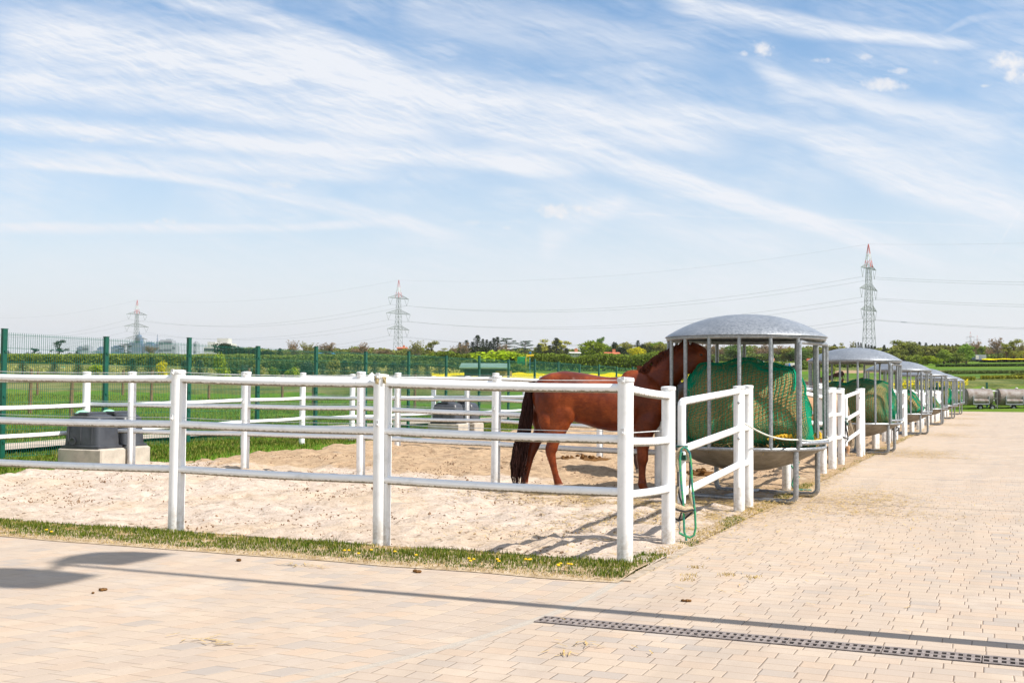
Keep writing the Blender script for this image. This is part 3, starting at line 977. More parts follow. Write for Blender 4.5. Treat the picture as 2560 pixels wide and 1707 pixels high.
# back strip inside the mesh fence and the meadow beyond it
sp = []
for k in range(42000):
    s = rng.uniform(2, 30); v = rng.uniform(9.6, 14.2)
    q = Y(s, v)
    wob = noise.noise(Vector((-v * .8, s * .8, 30))) * .8 + noise.noise(Vector((-v * 2.8, s * 2.8, 30))) * .25
    if v < 10.45 + wob * .9 - .3 * S((s - 5) / 3) + rng.uniform(-.2, .5): continue
    sp.append((q.x, q.y, gz(q.x, q.y) + .0, 1.0 + .6 * noise.noise(Vector((v, s, 3)))))
for k in range(60000):
    D = 21 + 40 * rng.random() ** 1.3; tx = rng.uniform(-.47, -.05)
    x, y = tx * D, D
    s, v = sv(x, y)
    if v < 16.4: continue
    sp.append((x, y, gz(x, y), 1.5 + .7 * noise.noise(Vector((x * .3, y * .3, 0)))))
blades('grass', sp, M_['grass_blade'], .03, .075, .016)

# path behind the mesh fence
def patch(name, mat, poly_fn, n0, n1, lift, kind='structure', bump=0.0, bs=1.0):
    pts = []
    for j in range(n1):
        for i in range(n0):
            x, y = poly_fn(i / (n0 - 1), j / (n1 - 1))
            e_ = S(min(j, n1 - 1 - j, i, n0 - 1 - i) / 2.0) if (lift < .3 and n1 < 100) else 1.0
            z = gz(x, y) + lift * e_ - .22 * (1 - e_)
            if bump: z += noise.noise(Vector((x * bs, y * bs, 0))) * bump
            pts.append((x, y, z))
    o = grid_mesh(name, pts, n0, n1, mat)
    o['kind'] = kind
    return o
patch('path', M_['footpath'], lambda a, b: tuple(Y(-6 + 90 * b, 14.6 + 1.5 * a)[:2]), 6, 160, .07)

# fields: x/y ratio t0..t1, depth D0..D1
def field(name, mat, t0, t1, D0, D1, lift, n0=40, n1=20, ragged=0, **k):
    def fn(a, b):
        t = t0 + (t1 - t0) * a
        D = D0 * (D1 / D0) ** b
        if ragged: D *= 1 + ragged * (1 - b) * (noise.noise(Vector((t * 14, 1, 0))) + .5 * noise.noise(Vector((t * 60, 7, 0))))
        return t * D, D
    return patch(name, mat, fn, n0, n1, lift, **k)
def tx(px): return (px - 1280) / F
field('scrub_meadow', M_['scrub'], -.56, .0, 66, 190, .12, 120, 40, ragged=.16)
field('rapeseed_field', M_['rapeseed'], tx(1080), tx(1770), 97, 124, .45, 80, 14, kind='stuff', bump=.3, bs=.7)
field('scrub_meadow', M_['scrub'], tx(1600), tx(2300), 160, 330, .12, 50, 30, bump=.25, bs=.3)
field('scrub_meadow', M_['scrub'], tx(1960), .62, 96, 119, .12, 90, 14, ragged=.06)
field('crop_field', M_['crop_green'], tx(1950), .60, 118, 150, .10, 50, 8)
field('soil_field', M_['bare_soil'], tx(2080), tx(2400), 150, 168, .16, 50, 8)
field('crop_field', M_['crop_green'], tx(2300), .60, 150, 185, .18, 50, 8)
field('rapeseed_field', M_['rapeseed'], tx(2455), .60, 268, 315, .7, 60, 12, kind='stuff', bump=.3, bs=.3)

# clods and droppings scattered over the sand
mb = MB(); rr = random.Random(5)
for k in range(7000):
    v = rr.uniform(.3, 9.8); s = rr.uniform(.1, 12)
    if noise.noise(Vector((v * .6, s * .6, 3))) < rr.uniform(-.5, .35): continue
    q = Y(s, v); r = rr.uniform(.004, .011) * (1.9 if rr.random() < .06 else 1)
    z = gz(q.x, q.y) + .02
    Mx = Euler((rr.uniform(0, 3), rr.uniform(0, 3), 0)).to_matrix()
    mb.ellipsoid((q.x, q.y, z + noise.noise(Vector((-v * 3.1, s * 3.1, 4))) * .02), (r * 1.5, r, r * .7), 5, 3, Mx)
o = build('clods', mb, M_['clod'], smooth=False); o['kind'] = 'stuff'
# loose straw: around the feeders and on the yard
mb = MB()
def straws(mb, cx, cs, ra, rs, n, seed, z=.006, pile=0):
    rr = random.Random(seed)
    for k in range(n):
        a = rr.gauss(0, ra); s = rr.gauss(0, rs)
        q = Y(cs + s, -(cx + a)); l = rr.uniform(.03, .11); an = rr.uniform(0, 6.28)
        h = gz(q.x, q.y) if cx + a < 0 else 0
        zz = h + z + rr.uniform(0, .012 + pile * math.exp(-(a * a / ra / ra + s * s / rs / rs)))
        d = Vector((math.cos(an), math.sin(an), rr.uniform(-.15, .15))) * l / 2
        w = Vector((-math.sin(an), math.cos(an), 0)) * .0035
        p = Vector((q.x, q.y, zz))
        mb.add([p - d - w, p + d - w, p + d + w, p - d + w], [(0, 1, 2, 3)])
for k in range(6):
    f = 1 if k < 2 else .5
    s0 = 6.18 + 12.2 * k
    straws(mb, .1, s0, .95, 1.5, int(3200 * f), k, .03, .04)
    straws(mb, 1.2, s0 + .3, .35, .9, int(900 * f), 40 + k)
    straws(mb, 1.6, s0 - 1.2, .5, .25, int(260 * f), 60 + k)
straws(mb, -1.2, 5.2, .9, .6, 3000, 77, .03)
straws(mb, -.9, 3.2, .6, 1.3, 2600, 78, .03)
straws(mb, -.2, 3.6, .25, 1.4, 1800, 81, .01)
straws(mb, -2.6, 4.6, 1.0, .5, 1500, 82, .03)
straws(mb, .25, 9.5, .12, 2.6, 900, 83, .01)
straws(mb, 1.1, 2.0, .8, 2.0, 120, 79)
for (px, py, n) in ((760, 1415, 26), (560, 1610, 9), (520, 1600, 8), (1440, 1612, 12), (2240, 1312, 5), (1400, 1635, 8)):
    a, s = loc(*G(px, py)[:2]); straws(mb, a, s, .10, .03, n, px)
o = build('loose_straw', mb, M_['straw'], smooth=False); o['kind'] = 'stuff'
# droppings on the paving
def dropping(px, py, r, lbl, n=4):
    q = G(px, py); mb = MB(); rr = random.Random(px)
    for k in range(n):
        mb.ellipsoid((rr.gauss(0, r * .8), rr.gauss(0, r * .6), r * .5), (r * rr.uniform(.7, 1.1), r * rr.uniform(.6, .9), r * .55), 9, 6, Euler((0, 0, rr.uniform(0, 3))).to_matrix())
    o = build('dropping', mb, M_['dung']); o.location = (q.x, q.y, 0)
    tag(o, lbl, 'dropping', 'dried droppings on the paving')
dropping(602, 1403, .022, 'small brown dropping on the pale paving below the second fence post from the left', 2)
dropping(1043, 1431, .022, 'flat tan dropping between the grass strip and the long lamp shadow', 3)
dropping(256, 1476, .018, 'crumbled brown dropping on the paving just right of the wide lamp shadow', 5)
dropping(232, 1484, .012, 'tiny dark crumb of dung nearest the left edge of the paving', 2)
dropping(1716, 1503, .016, 'dark crumb of dung on the paving between corner post and long shadow', 4)
dropping(948, 1285, .02, 'brown dropping lying on the sand beside the torn topped fence post', 3) if False else None
# manure heaps on the sand, far side
def heap(px, py, zz, w, lbl):
    q = G(px, py, zz); mb = MB(); rr = random.Random(px)
    mb.ellipsoid((0, 0, 0), (w * .85, w * .42, .06), 20, 8)
    for k in range(26):
        x, y = rr.gauss(0, w * .4), rr.gauss(0, w * .18)
        r = rr.uniform(.02, .045)
        mb.ellipsoid((x, y, r * .5 + max(0, .05 * (1 - abs(x) / w))), (r * 1.3, r, r * .7), 7, 5, Euler((rr.random(), rr.random(), rr.uniform(0, 3))).to_matrix())
    o = build('manure_heap', mb, M_['dung']); o.location = (q.x, q.y, zz)
    tag(o, lbl, 'manure heap', 'manure heaps in the paddocks')
heap(1455, 1150, .1, .75, 'low dark manure heap on brown sand behind the chestnut horse')
heap(1755, 1186, .05, .35, 'reddish manure heap seen under the nearest feeder trough')
# ------------------------------------------------------------------ white paddock fences
PR = 0.064
def fence_post(parent, p, top, r=PR, z0=-.1, channel=False, lean=0.0, name='post', cap=True):
    mb = MB()
    mb.cyl((p.x, p.y, z0), (p.x + lean, p.y, top - .03), r, r, 20)
    if channel:                                    # flat profile screwed to the post that carries the rails
        q = p - L * (r * .78) + R * (.012)
        mb.bbox((q.x, q.y, (z0 + top - .05) / 2), (r * .95, r * 1.25, top - .05 - z0), YAW, .008)
    o = build(name, mb, M_['white_plastic'], parent, world=True)
    if cap:
        cb = MB()
        cx, cy = p.x + lean, p.y
        cb.lathe([(r + .002, -.032), (r + .006, -.03), (r + .006, -.006), (r, .0), (r * .6, .004), (0.0, .006)], 20, (cx, cy, top))
        c = build('post_cap', cb, M_['white_cap'], o, world=True)
    return o
def rail(parent, a, b, r=.037, name='rail'):
    mb = MB()
    n = 6
    pts = [a.lerp(b, i / n) - Vector((0, 0, .008 * math.sin(math.pi * i / n))) for i in range(n + 1)]
    mb.tube(pts, r, 14)
    return build(name, mb, M_['white_plastic'], parent, world=True)
def cord(parent, pts, r=.0028, mat='wire_white', name='electric_wire'):
    mb = MB(); mb.tube(pts, r, 5)
    return build(name, mb, M_[mat], parent, world=True)

def rail_fence(name, label, pts, tops, rails, group=None, channel=False, wire=True, caps=True, rr=.037, skip_first=False, skip_last=False):
    """pts ground points; tops post tops; rails list of per-post rail heights"""
    t = thing(name, label, 'fence', (pts[0].x, pts[0].y, 0), 0, group)
    for i, p in enumerate(pts):
        if (skip_first and i == 0) or (skip_last and i == len(pts) - 1): continue
        po = fence_post(t, p, tops[i], channel=channel and i > 0, cap=caps, lean=.012 * math.sin(i * 2.7 + p.x * 3.1))
        if wire:
            for h in rails[:2]:
                ib = MB(); c_ = Vector((p.x, p.y, h[i] + rr + .02)) - R * (PR + .008)
                ib.cyl(c_ + R * .01, c_ - R * .016, .011, .009, 8); ib.box(c_ + Vector((0, 0, .012)), (.03, .012, .05), YAW)
                build('insulator', ib, M_['white_cap'], po, world=True)
    for i in range(len(pts) - 1):
        for h in rails:
            a = Vector((pts[i].x, pts[i].y, h[i])); b = Vector((pts[i + 1].x, pts[i + 1].y, h[i + 1]))
            d = (b - a).normalized() * PR * .6
            rail(t, a + d, b - d, rr)
    if wire:
        for h in rails[:2]:
            for i in range(len(pts) - 1):
                a = Vector((pts[i].x, pts[i].y, h[i] + rr + .028)); b = Vector((pts[i + 1].x, pts[i + 1].y, h[i + 1] + rr + .028))
                m = a.lerp(b, .5) - Vector((0, 0, .012))
                cord(t, [a, a.lerp(m, .5) - Vector((0, 0, .003)), m, m.lerp(b, .5) - Vector((0, 0, .003)), b])
    return t

# front fence
fp = [Y(0, v) for v in (0, 2.23, 4.46, 7.05, 9.4)]
ft = rail_fence('paddock_fence', 'white three rail tube fence along the grass strip at the front', fp,
    [1.495, 1.52, 1.56, 1.58, 1.6], [[1.41, 1.44, 1.475, 1.49, 1.5], [1.00, 1.025, 1.045, 1.05, 1.05], [.58, .60, .62, .615, .61]], 'white paddock fences', channel=True)
# torn foam on the second post
post2 = [c for c in ft.children if c.name.startswith('post')][1]
mb = MB()
q = fp[1]
rr_ = random.Random(2)
for (dx, s1, s2) in ((-.035, .04, .07), (.03, .035, .06)):
    c = Vector((q.x + dx, q.y - PR - .004, 1.47))
    vs = [c + Vector((-s1 / 2, 0, s2 / 2)), c + Vector((s1 / 2, 0, s2 / 2)), c + Vector((s1 * .4, -.004, -s2 / 2)), c + Vector((-s1 * .3, -.004, -s2 * .45)), c + Vector((0, -.012, 0))]
    mb.add(vs, [(0, 3, 4), (3, 2, 4), (2, 1, 4), (1, 0, 4)])
build('torn_foam', mb, M_['torn_foam'], post2, world=True, smooth=False, label='exposed yellow foam where the post cap is torn')
mb = MB()
c = Vector((q.x - .06, q.y - .05, 1.52))
mb.add([c, c + Vector((-.05, -.02, -.01)), c + Vector((-.035, -.03, -.05)), c + Vector((.01, -.02, -.07)), c + Vector((.04, -.01, -.03)), c + Vector((-.02, -.0, .02))], [(0, 1, 2), (0, 2, 3), (0, 3, 4), (0, 5, 1)])
build('torn_flap', mb, M_['white_cap'], post2, world=True, smooth=False)
# dividing fences between the paddocks
dv = [(5.8, [1.35, 3.7, 5.85, 7.9, 10.1, 11.0]), (12.1, [.2, 2.2, 4.3, 6.5, 8.7, 11.0]), (18.2, [1.3, 3.5, 5.7, 7.9, 10.0, 11.0]), (24.4, [.2, 2.3, 4.4, 6.6, 8.8, 11.0]), (30.6, [1.3, 3.6, 6.0, 8.4, 11.0]), (42.8, [1.3, 4.5, 7.7, 11.0])]
names = ['first dividing fence, crossing behind the chestnut horse', 'second dividing fence, the one behind the brown sand', 'third dividing fence, the one beside the far water troughs', 'fourth dividing fence, two paddocks beyond the brown sand', 'fifth dividing fence level with the third feeder', 'farthest dividing fence seen between the feeders']
for (s, vs), nm in zip(dv, names):
    pts = [Y(s, v) for v in vs]
    g = [gz(p.x, p.y) for p in pts]
    rail_fence('paddock_fence', 'white three rail ' + nm, pts, [1.53 + z for z in g], [[h + z for z in g] for h in (1.42, 1.0, .58)], 'white paddock fences', wire=s < 13, skip_last=True)
# back fence
bs = [-1.2, 1.1, 3.4, 5.75, 7.9, 10.0, 12.05, 14.1, 16.2, 18.25, 20.3, 22.4, 24.5, 27, 30.6, 34, 38, 42.8, 48, 55, 62, 70, 76]
pts = [Y(s, 11.0) for s in bs]
g = [gz(p.x, p.y) for p in pts]
rail_fence('paddock_fence', 'white three rail fence along the paddock backs, before the green mesh fence', pts, [1.53 + z for z in g], [[h + z for z in g] for h in (1.40, .98, .55)], 'white paddock fences', wire=False)

# row fence beside the yard: corner - latch, hinge stubs, gates
def row_piece(label, s0, s1, tops, rails, z_first=True, double=False, skip_first=False, r2=PR):
    pts = [Y(s0, 0), Y(s1, 0)]
    t = thing('paddock_fence', label, 'fence', (pts[0].x, pts[0].y, 0), 0, 'white paddock fences')
    if not skip_first: fence_post(t, pts[0], tops[0])
    fence_post(t, pts[1], tops[1], channel=double, r=r2)
    for a, b in rails:
        A, B = Vector((pts[0].x, pts[0].y, a)), Vector((pts[1].x, pts[1].y, b))
        rail(t, A, B)
    return t
rp = row_piece('short white fence piece between the corner post and the near gate', 0, 1.3, (1.49, 1.43), ((1.41, 1.345), (.985, .945), (.56, .51)), skip_first=True, r2=.062)
cord(rp, [Y(0, .06, 1.05), Y(.6, .06, 1.04), Y(1.3, .07, 1.03)], .004)

def make_gate(tag_label, s_h, s_f, rails_h, rails_f, z0h, z0f):
    """hinged tube gate, hinge at s_h and free end at s_f"""
    H, Fp = Y(s_h, -.01), Y(s_f, -.05)
    t = thing('paddock_gate', tag_label, 'gate', (H.x, H.y, 0), 0, 'white tube gates of the paddocks')
    r = .038
    for i, (a, b) in enumerate(zip(rails_h, rails_f)):
        A, B = Vector((H.x, H.y, a)), Vector((Fp.x, Fp.y, b))
        mb = MB()
        if i == 0:
            d = (A - B).normalized()
            mb.tube([Vector((B.x, B.y, b - .06)), B + Vector((0, 0, -.012)) + d * .012, B + d * .06, A], r, 14)
        else: mb.tube([B, A], r, 14)
        build('gate_rail', mb, M_['white_plastic'], t, world=True)
    mb = MB(); mb.cyl((Fp.x, Fp.y, z0f), (Fp.x, Fp.y, rails_f[0] - .03), r, r, 14)
    build('gate_stile', mb, M_['white_plastic'], t, world=True)
    mb = MB(); mb.cyl((H.x, H.y, z0h), (H.x, H.y, rails_h[0] + .05), .033, .033, 14)
    hs = build('gate_stile', mb, M_['white_plastic'], t, world=True)
    mb = MB()
    for z in (rails_h[0] - .13, (rails_h[1] + rails_h[2]) / 2 + .1):
        mb.ellipsoid((H.x + .0, H.y - .036, z), (.016, .012, .016), 10, 6)
    build('bolt', mb, M_['steel_bolt'], hs, world=True)
    mb = MB()
    zc = rails_f[1] - .02
    mb.box((Fp.x, Fp.y - .02, zc + .05), (.10, .07, .018), YAW); mb.box((Fp.x, Fp.y, zc - .05), (.10, .09, .05), YAW)
    mb.ellipsoid((Fp.x - .01, Fp.y - .055, zc - .01), (.02, .02, .02), 10, 6)
    build('latch', mb, M_['green_coat'], t, world=True)
    return t
gate_label = ['white tube gate with a sheepskin halter and green rope on its latch',
              'white tube gate between the first and second feeder, behind the nearest green net',
              'white tube gate before the second feeder with a black halter hung on it',
              'white tube gate just beyond the second feeder', 'white tube gate before the third feeder', 'white tube gate beyond the third feeder',
              'white tube gate before the fourth feeder', 'white tube gate beyond the fourth feeder', 'white tube gate before the fifth feeder', 'white tube gate beyond the fifth feeder']
def paddock_front(k, near, gl):
    """k = divider index of the feeder; near = side toward the camera"""
    sf = 6.18 + 12.2 * k
    sg = -1 if near else 1
    t1, t2 = (1.455, 1.45)
    s_stub, s_h, s_f, s_l, s_d = sf + sg * 1.33, sf + sg * 1.83, sf + sg * 1.93, sf + sg * 4.6, sf + sg * 4.88
    side = 'before' if near else 'beyond'
    rp = row_piece('white double hinge posts %s the %s feeder' % (side, ORD[k]), s_h, s_stub, (1.45, 1.46), ((1.38, 1.38), (.96, .96), (.55, .55)), r2=.062)
    make_gate(gl, s_f, s_l, (1.39, .96, .55), (1.29, .85, .45), .3, .36)
    if not (k == 0 and near):
        row_piece('white latch post and fence corner %s the %s feeder' % (side, ORD[k]), s_d, sf + sg * 6.05, (1.45, 1.46), ((1.38, 1.40), (.96, .98), (.53, .56)), skip_first=False)
gi = 0
for k in range(5):
    paddock_front(k, True, gate_label[gi]); gi += 1
    paddock_front(k, False, gate_label[gi]); gi += 1
# grey shaded post at the feeder on the divider is part of divider one; extra post behind the trough
# white fence at the end of the yard
pts = [Vector((33.0 + 2.6 * i, 87.9, 0)) for i in range(8)]
rail_fence('paddock_fence', 'white fence closing the far end of the yard behind the two tanks', pts, [1.5] * 8, [[1.5] * 8, [.75] * 8], 'white paddock fences', wire=False)
# posts along the right side of the yard; only their shadows reach the photo
for i, (px, py) in enumerate(((2509, 1037), (2510, 1049), (2518, 1066), (2526, 1095))):
    q = G(px, py)
    hd = 1.5 / math.tan(rad(SUN_EL))
    q = q + Vector((.92, -.392, 0)) * hd
    t = thing('fence_post', 'white round fence post at the right side of the yard, %s from the far end' % ORD[i], 'post', (q.x, q.y, 0), 0, 'posts at the right side of the yard')
    fence_post(t, q, 1.5, name='shaft')

# ------------------------------------------------------------------ green mesh fence
def mesh_fence():
    t = thing('mesh_fence', 'tall dark green welded mesh fence with square posts behind the paddocks', 'fence', tuple(Y(0, 13.4)))
    def pos(n):                                        # n = 1 is the post at x = 265
        D = 50400 * (4.474e-4 + .0458e-3 * (n - 1))
        X = (265 - 1280) / F * 22.55
        d1 = (D - 22.55) / .92
        return Vector((X + R.x * d1, 22.55 + R.y * d1, 0))
    tops = {-3: 2.33, -2: 2.35, -1: 2.36, 0: 2.40, 1: 2.37, 2: 2.46, 3: 2.37, 4: 2.45, 5: 2.40, 6: 2.49, 7: 2.44, 8: 2.51, 9: 2.45, 10: 2.53}
    for n in range(-3, 27):
        p = pos(n); z0 = gz(p.x, p.y)
        zt = tops.get(n, 2.45 + .04 * (n % 2))
        mb = MB(); mb.bbox((p.x, p.y, (zt + z0 - .2) / 2), (.062, .105, zt - z0 + .2), YAW, .006)
        po = build('post', mb, M_['green_coat'], t, world=True)
        mb = MB(); mb.box((p.x, p.y, zt + .006), (.068, .11, .014), YAW); build('post_cap', mb, M_['green_coat'], po, world=True)
        if n < 14:                                     # clamps
            for h in np.arange(.3, 2.2, .4):
                mb = MB(); mb.box((p.x - L.x * .035, p.y - L.y * .035, z0 + h), (.03, .05, .035), YAW)
                build('clamp', mb, M_['green_coat'], po, world=True)
        if n == 26: break
        q = pos(n + 1)
        step = tops.get(n, 2.45)
        lo = min(zt, tops.get(n + 1, 2.49)) - .03
        d = (q - p); ln = d.length; u = d / ln
        mb = MB()
        zb = min(z0, gz(q.x, q.y)) + .03
        near = n < 12
        k = 50 if near else 25
        w = .0050 if near else .0065
        for i in range(1, k):
            c = p + u * (ln * i / k)
            mb.box((c.x, c.y, (zb + lo) / 2), (w, w, lo - zb + .02), YAW)
        h = lo - .03
        while h > zb:
            for off in ((-.007, .007) if near else (0,)):
                a = p - L * off; b = q - L * off
                c = (a + b) / 2
                mb.box((c.x, c.y, h), (w, ln, w), math.atan2(-u.x, u.y))
            h -= .24
        build('mesh_panel', mb, M_['green_wire'], t, world=True, smooth=False)
mesh_fence()
# far green fence that closes the end of the yard
t = thing('mesh_fence', 'low dark green mesh fence beyond the end of the yard', 'fence', tuple(Y(90, 0)))
for i in range(9):
    q = Y(86, 9 - 3.6 * i); z = gz(q.x, q.y)
    mb = MB(); mb.box((q.x, q.y, z + .9), (.12, .12, 2.0)); build('post', mb, M_['green_coat'], t, world=True)
mb = MB()
for i in range(8):
    a, b = Y(86, 9 - 3.6 * i), Y(86, 9 - 3.6 * (i + 1))
    for h in np.arange(.2, 1.9, .28):
        mb.tube([Vector((a.x, a.y, gz(a.x, a.y) + h)), Vector((b.x, b.y, gz(b.x, b.y) + h))], .008, 4, False)
build('mesh_panel', mb, M_['green_wire'], t, world=True, smooth=False)

# wooden stakes and the line of wire beyond the mesh fence
for i, (x, yb, yt, D) in enumerate(((75, 1037, 922, 43), (178, 1040, 940, 42), (378, 1012, 925, 52), (620, 1028, 920, 48), (783, 1008, 930, 55), (1037, 1010, 935, 58), (522, 982, 962, 60), (94, 962, 926, 60), (307, 975, 925, 62), (706, 965, 935, 62), (1170, 1005, 940, 60))):
    p = PD(x, yb, D); z = gz(p.x, p.y)
    top = PD(x, yt, D).z
    mb = MB(); mb.tube([(0, 0, -.3), (0, 0, (top - z) * .5), (.02, 0, top - z)], [.075, .07, .06], 9)
    o = build('wooden_stake', mb, M_['weathered_wood']); o.location = (p.x, p.y, z)
    tag(o, 'weathered round wooden stake in the meadow behind the mesh fence, %s by size' % ORD[i], 'stake', 'wooden stakes in the meadow')

# ------------------------------------------------------------------ drinking troughs on concrete blocks
def trough(s0, sgn, lb, lt, vc):
    """pair half: block s0..s0+sgn*.55 along the row direction"""
    g = gz(*Y(s0, vc)[:2])
    c = Y(s0 + sgn * .31, vc, g)
    blk = MB(); blk.bbox((0, 0, .12), (.90, .56, .40), 0, .025)
    o = build('concrete_block', blk, M_['concrete']); o.location = (c.x, c.y, g); o.rotation_euler = (0, 0, YAW)
    tag(o, lb, 'concrete block', 'concrete blocks under the troughs')
    t = thing('drinking_trough', lt, 'drinking trough', (c.x, c.y, g + .32), YAW, 'black frost proof drinking troughs'); t.scale = (1.13, 1.05, 1.08)
    mb = MB()
    # tapered body with rounded corners
    def ring(w, d, z, k):
        pts = []
        for (cx, cy, a0) in ((w - k, d - k, 0), (-w + k, d - k, 90), (-w + k, -d + k, 180), (w - k, -d + k, 270)):
            for j in range(4):
                an = rad(a0 + 30 * j); pts.append((cx + k * math.cos(an), cy + k * math.sin(an), z))
        return pts
    rings = [ring(.345, .255, 0, .03), ring(.345, .255, .035, .03), ring(.315, .235, .045, .06), ring(.295, .225, .36, .07), ring(.28, .215, .43, .08), ring(.24, .18, .475, .08), ring(.17, .14, .49, .08)]
    vs = sum(rings, []); fs = []
    for i in range(len(rings) - 1):
        for j in range(16):
            j2 = (j + 1) % 16
            fs.append((i * 16 + j, i * 16 + j2, (i + 1) * 16 + j2, (i + 1) * 16 + j))
    fs.append(tuple(96 + j for j in range(16)))
    mb.add(vs, fs)
    mb.bbox((-.0, -.0, .50), (.20, .40, .05), 0, .015)
    for xx in (-.22, .0, .2): mb.bbox((xx, -.232, .2), (.012, .02, .28), 0, .004)
    mb.bbox((-.31, 0, .2), (.02, .16, .24), 0, .006)
    build('trough_body', mb, M_['black_plastic'], t)
    mb = MB(); mb.lathe([(.055, -.01), (.06, .0), (.05, .006), (.035, .0), (0, .004)], 18)
    pl = build('drain_plug', mb, M_['black_plastic'], t); pl.location = (-.14, -.245, .10); pl.rotation_euler = (rad(90), 0, 0)
    for xx in (-.13,):
        mb = MB(); mb.ellipsoid((xx, -.06, .49), (.105, .105, .06), 18, 10)
        build('float_ball', mb, M_['mint_ball'], t)
    mb = MB(); mb.lathe([(.10, .49), (.135, .505), (.14, .488)], 20, (-.13, -.06, 0))
    build('ball_rim', mb, M_['black_plastic'], t)
    return t
trough(5.66, -1, 'pale concrete block under the near water trough, camera side of the fence', 'black plastic water trough with a mint green ball, nearest at the left', 10.50)
trough(5.80, 1, 'pale concrete block behind the left fence post, under the farther trough', 'black plastic water trough standing behind the left fence post, far side of the dividing fence', 10.66)
trough(18.0, -1, 'concrete block under the far pair of troughs, camera side', 'distant black plastic water trough, camera side of the far pair', 10.3)
trough(18.35, 1, 'concrete block under the far pair of troughs, far side', 'distant black plastic water trough, far side of the far pair', 10.3)
# ------------------------------------------------------------------ round hay feeders
FR = 1.00
def make_feeder(label):
    t = thing('hay_feeder', label, 'hay feeder', (0, 0, 0), 0, 'round roofed hay feeders along the yard')
    g = M_['galvanised']
    # local frame: x = right (yard side), y = along the row
    mb = MB()                                            # roof cap
    n = 14; prof = []
    for i in range(n + 1):
        a = i / n; prof.append((FR * 1.035 * (1 - a), 2.10 + .290 * (1 - (1 - a) ** 2.3)))
    inner = [(r * .985, z - .012) for r, z in reversed(prof)]
    prof = [(FR * 1.02, 2.075), (FR * 1.045, 2.085)] + prof + inner
    mb.lathe(prof, 56); build('roof', mb, g, t, angle=50)
    mb = MB(); ring = [(FR * math.cos(2 * math.pi * k / 56), FR * math.sin(2 * math.pi * k / 56), 2.065) for k in range(57)]
    mb.tube(ring, .028, 10, False); build('roof_ring', mb, g, t)
    # vertical bars, leaving the yard side open for the filling gate
    half = rad(27); chord_x = FR * math.cos(half)
    k = 15
    for i in range(k):
        an = half + (2 * math.pi - 2 * half) * i / (k - 1)
        x, y = FR * math.cos(an), FR * math.sin(an)
        mb = MB(); mb.cyl((x, y, .68), (x, y, 2.05), .024, .024, 12); build('bar', mb, g, t)
    hg = MB()
    yy = FR * math.sin(half) + .02
    hx = chord_x + .03
    hg.tube([(hx, -yy, .72), (hx, -yy, 1.97), (hx, -yy + .03, 2.0), (hx, yy - .03, 2.0), (hx, yy, 1.97), (hx, yy, .72)], .025, 10)
    fg = build('filling_gate', hg, g, t)
    mb = MB(); mb.cyl((hx, .12, .74), (hx, .12, 1.99), .022, .022, 10); build('bar', mb, g, fg)
    # trough bowl and rims
    mb = MB()
    mb.lathe([(0, .375), (.30, .38), (.62, .47), (.985, .655), (1.0, .675), (.985, .685), (.60, .50), (.3, .41), (0, .40)], 48)
    tb = build('trough', mb, M_['trough_metal'], t, angle=40)
    mb = MB(); mb.tube([(1.0 * math.cos(2 * math.pi * q / 48), 1.0 * math.sin(2 * math.pi * q / 48), .68) for q in range(49)], .024, 9, False)
    build('trough_rim', mb, g, tb)
    mb = MB()
    arc = [(1.02 * math.cos(a), 1.02 * math.sin(a), .755) for a in np.linspace(-half * 1.05, half * 1.05, 16)]
    mb.tube(arc, .026, 9); build('trough_rim', mb, g, tb)
    # two bent tube skids
    for sy in (-.45, .66):
        xw = math.sqrt(FR * FR - sy * sy) * .96
        mb = MB()
        pts = [(xw, sy, .66)]
        rr = .09
        for a in (0, 22.5, 45, 67.5, 90): pts.append((xw - rr + rr * math.cos(rad(a)), sy, .035 + rr - rr * math.sin(rad(a))))
        for a in (90, 67.5, 45, 22.5, 0): pts.append((-xw + rr - rr * math.cos(rad(a)), sy, .035 + rr - rr * math.sin(rad(a))))
        pts.append((-xw, sy, .66))
        mb.tube(pts, .034, 12); build('skid_leg', mb, g, t)
    mb = MB(); mb.tube([(-.1, -.45, .05), (-.1, .66, .05)], .026, 8); mb.tube([(0, 0, .05), (0, 0, .4)], .03, 8); build('cross_tube', mb, g, t)
    return t
flab = ['nearest domed galvanised hay feeder, its netted bale reached by the chestnut horse', 'second domed galvanised hay feeder from the camera with a slumped netted bale', 'third domed hay feeder in the row',
        'fourth domed hay feeder in the row', 'fifth domed hay feeder in the row', 'farthest domed hay feeder at the end of the row']
feeder0 = make_feeder(flab[0])
FPOS = [Y(6.18 + 12.2 * k, .30) for k in range(6)]
for k in range(6):
    f = feeder0 if k == 0 else copy_tree(feeder0)
    f.location = FPOS[k]; f.rotation_euler = (0, 0, YAW + rad((-12, -9, -15, -8, -12, -12)[k])); f['label'] = flab[k]

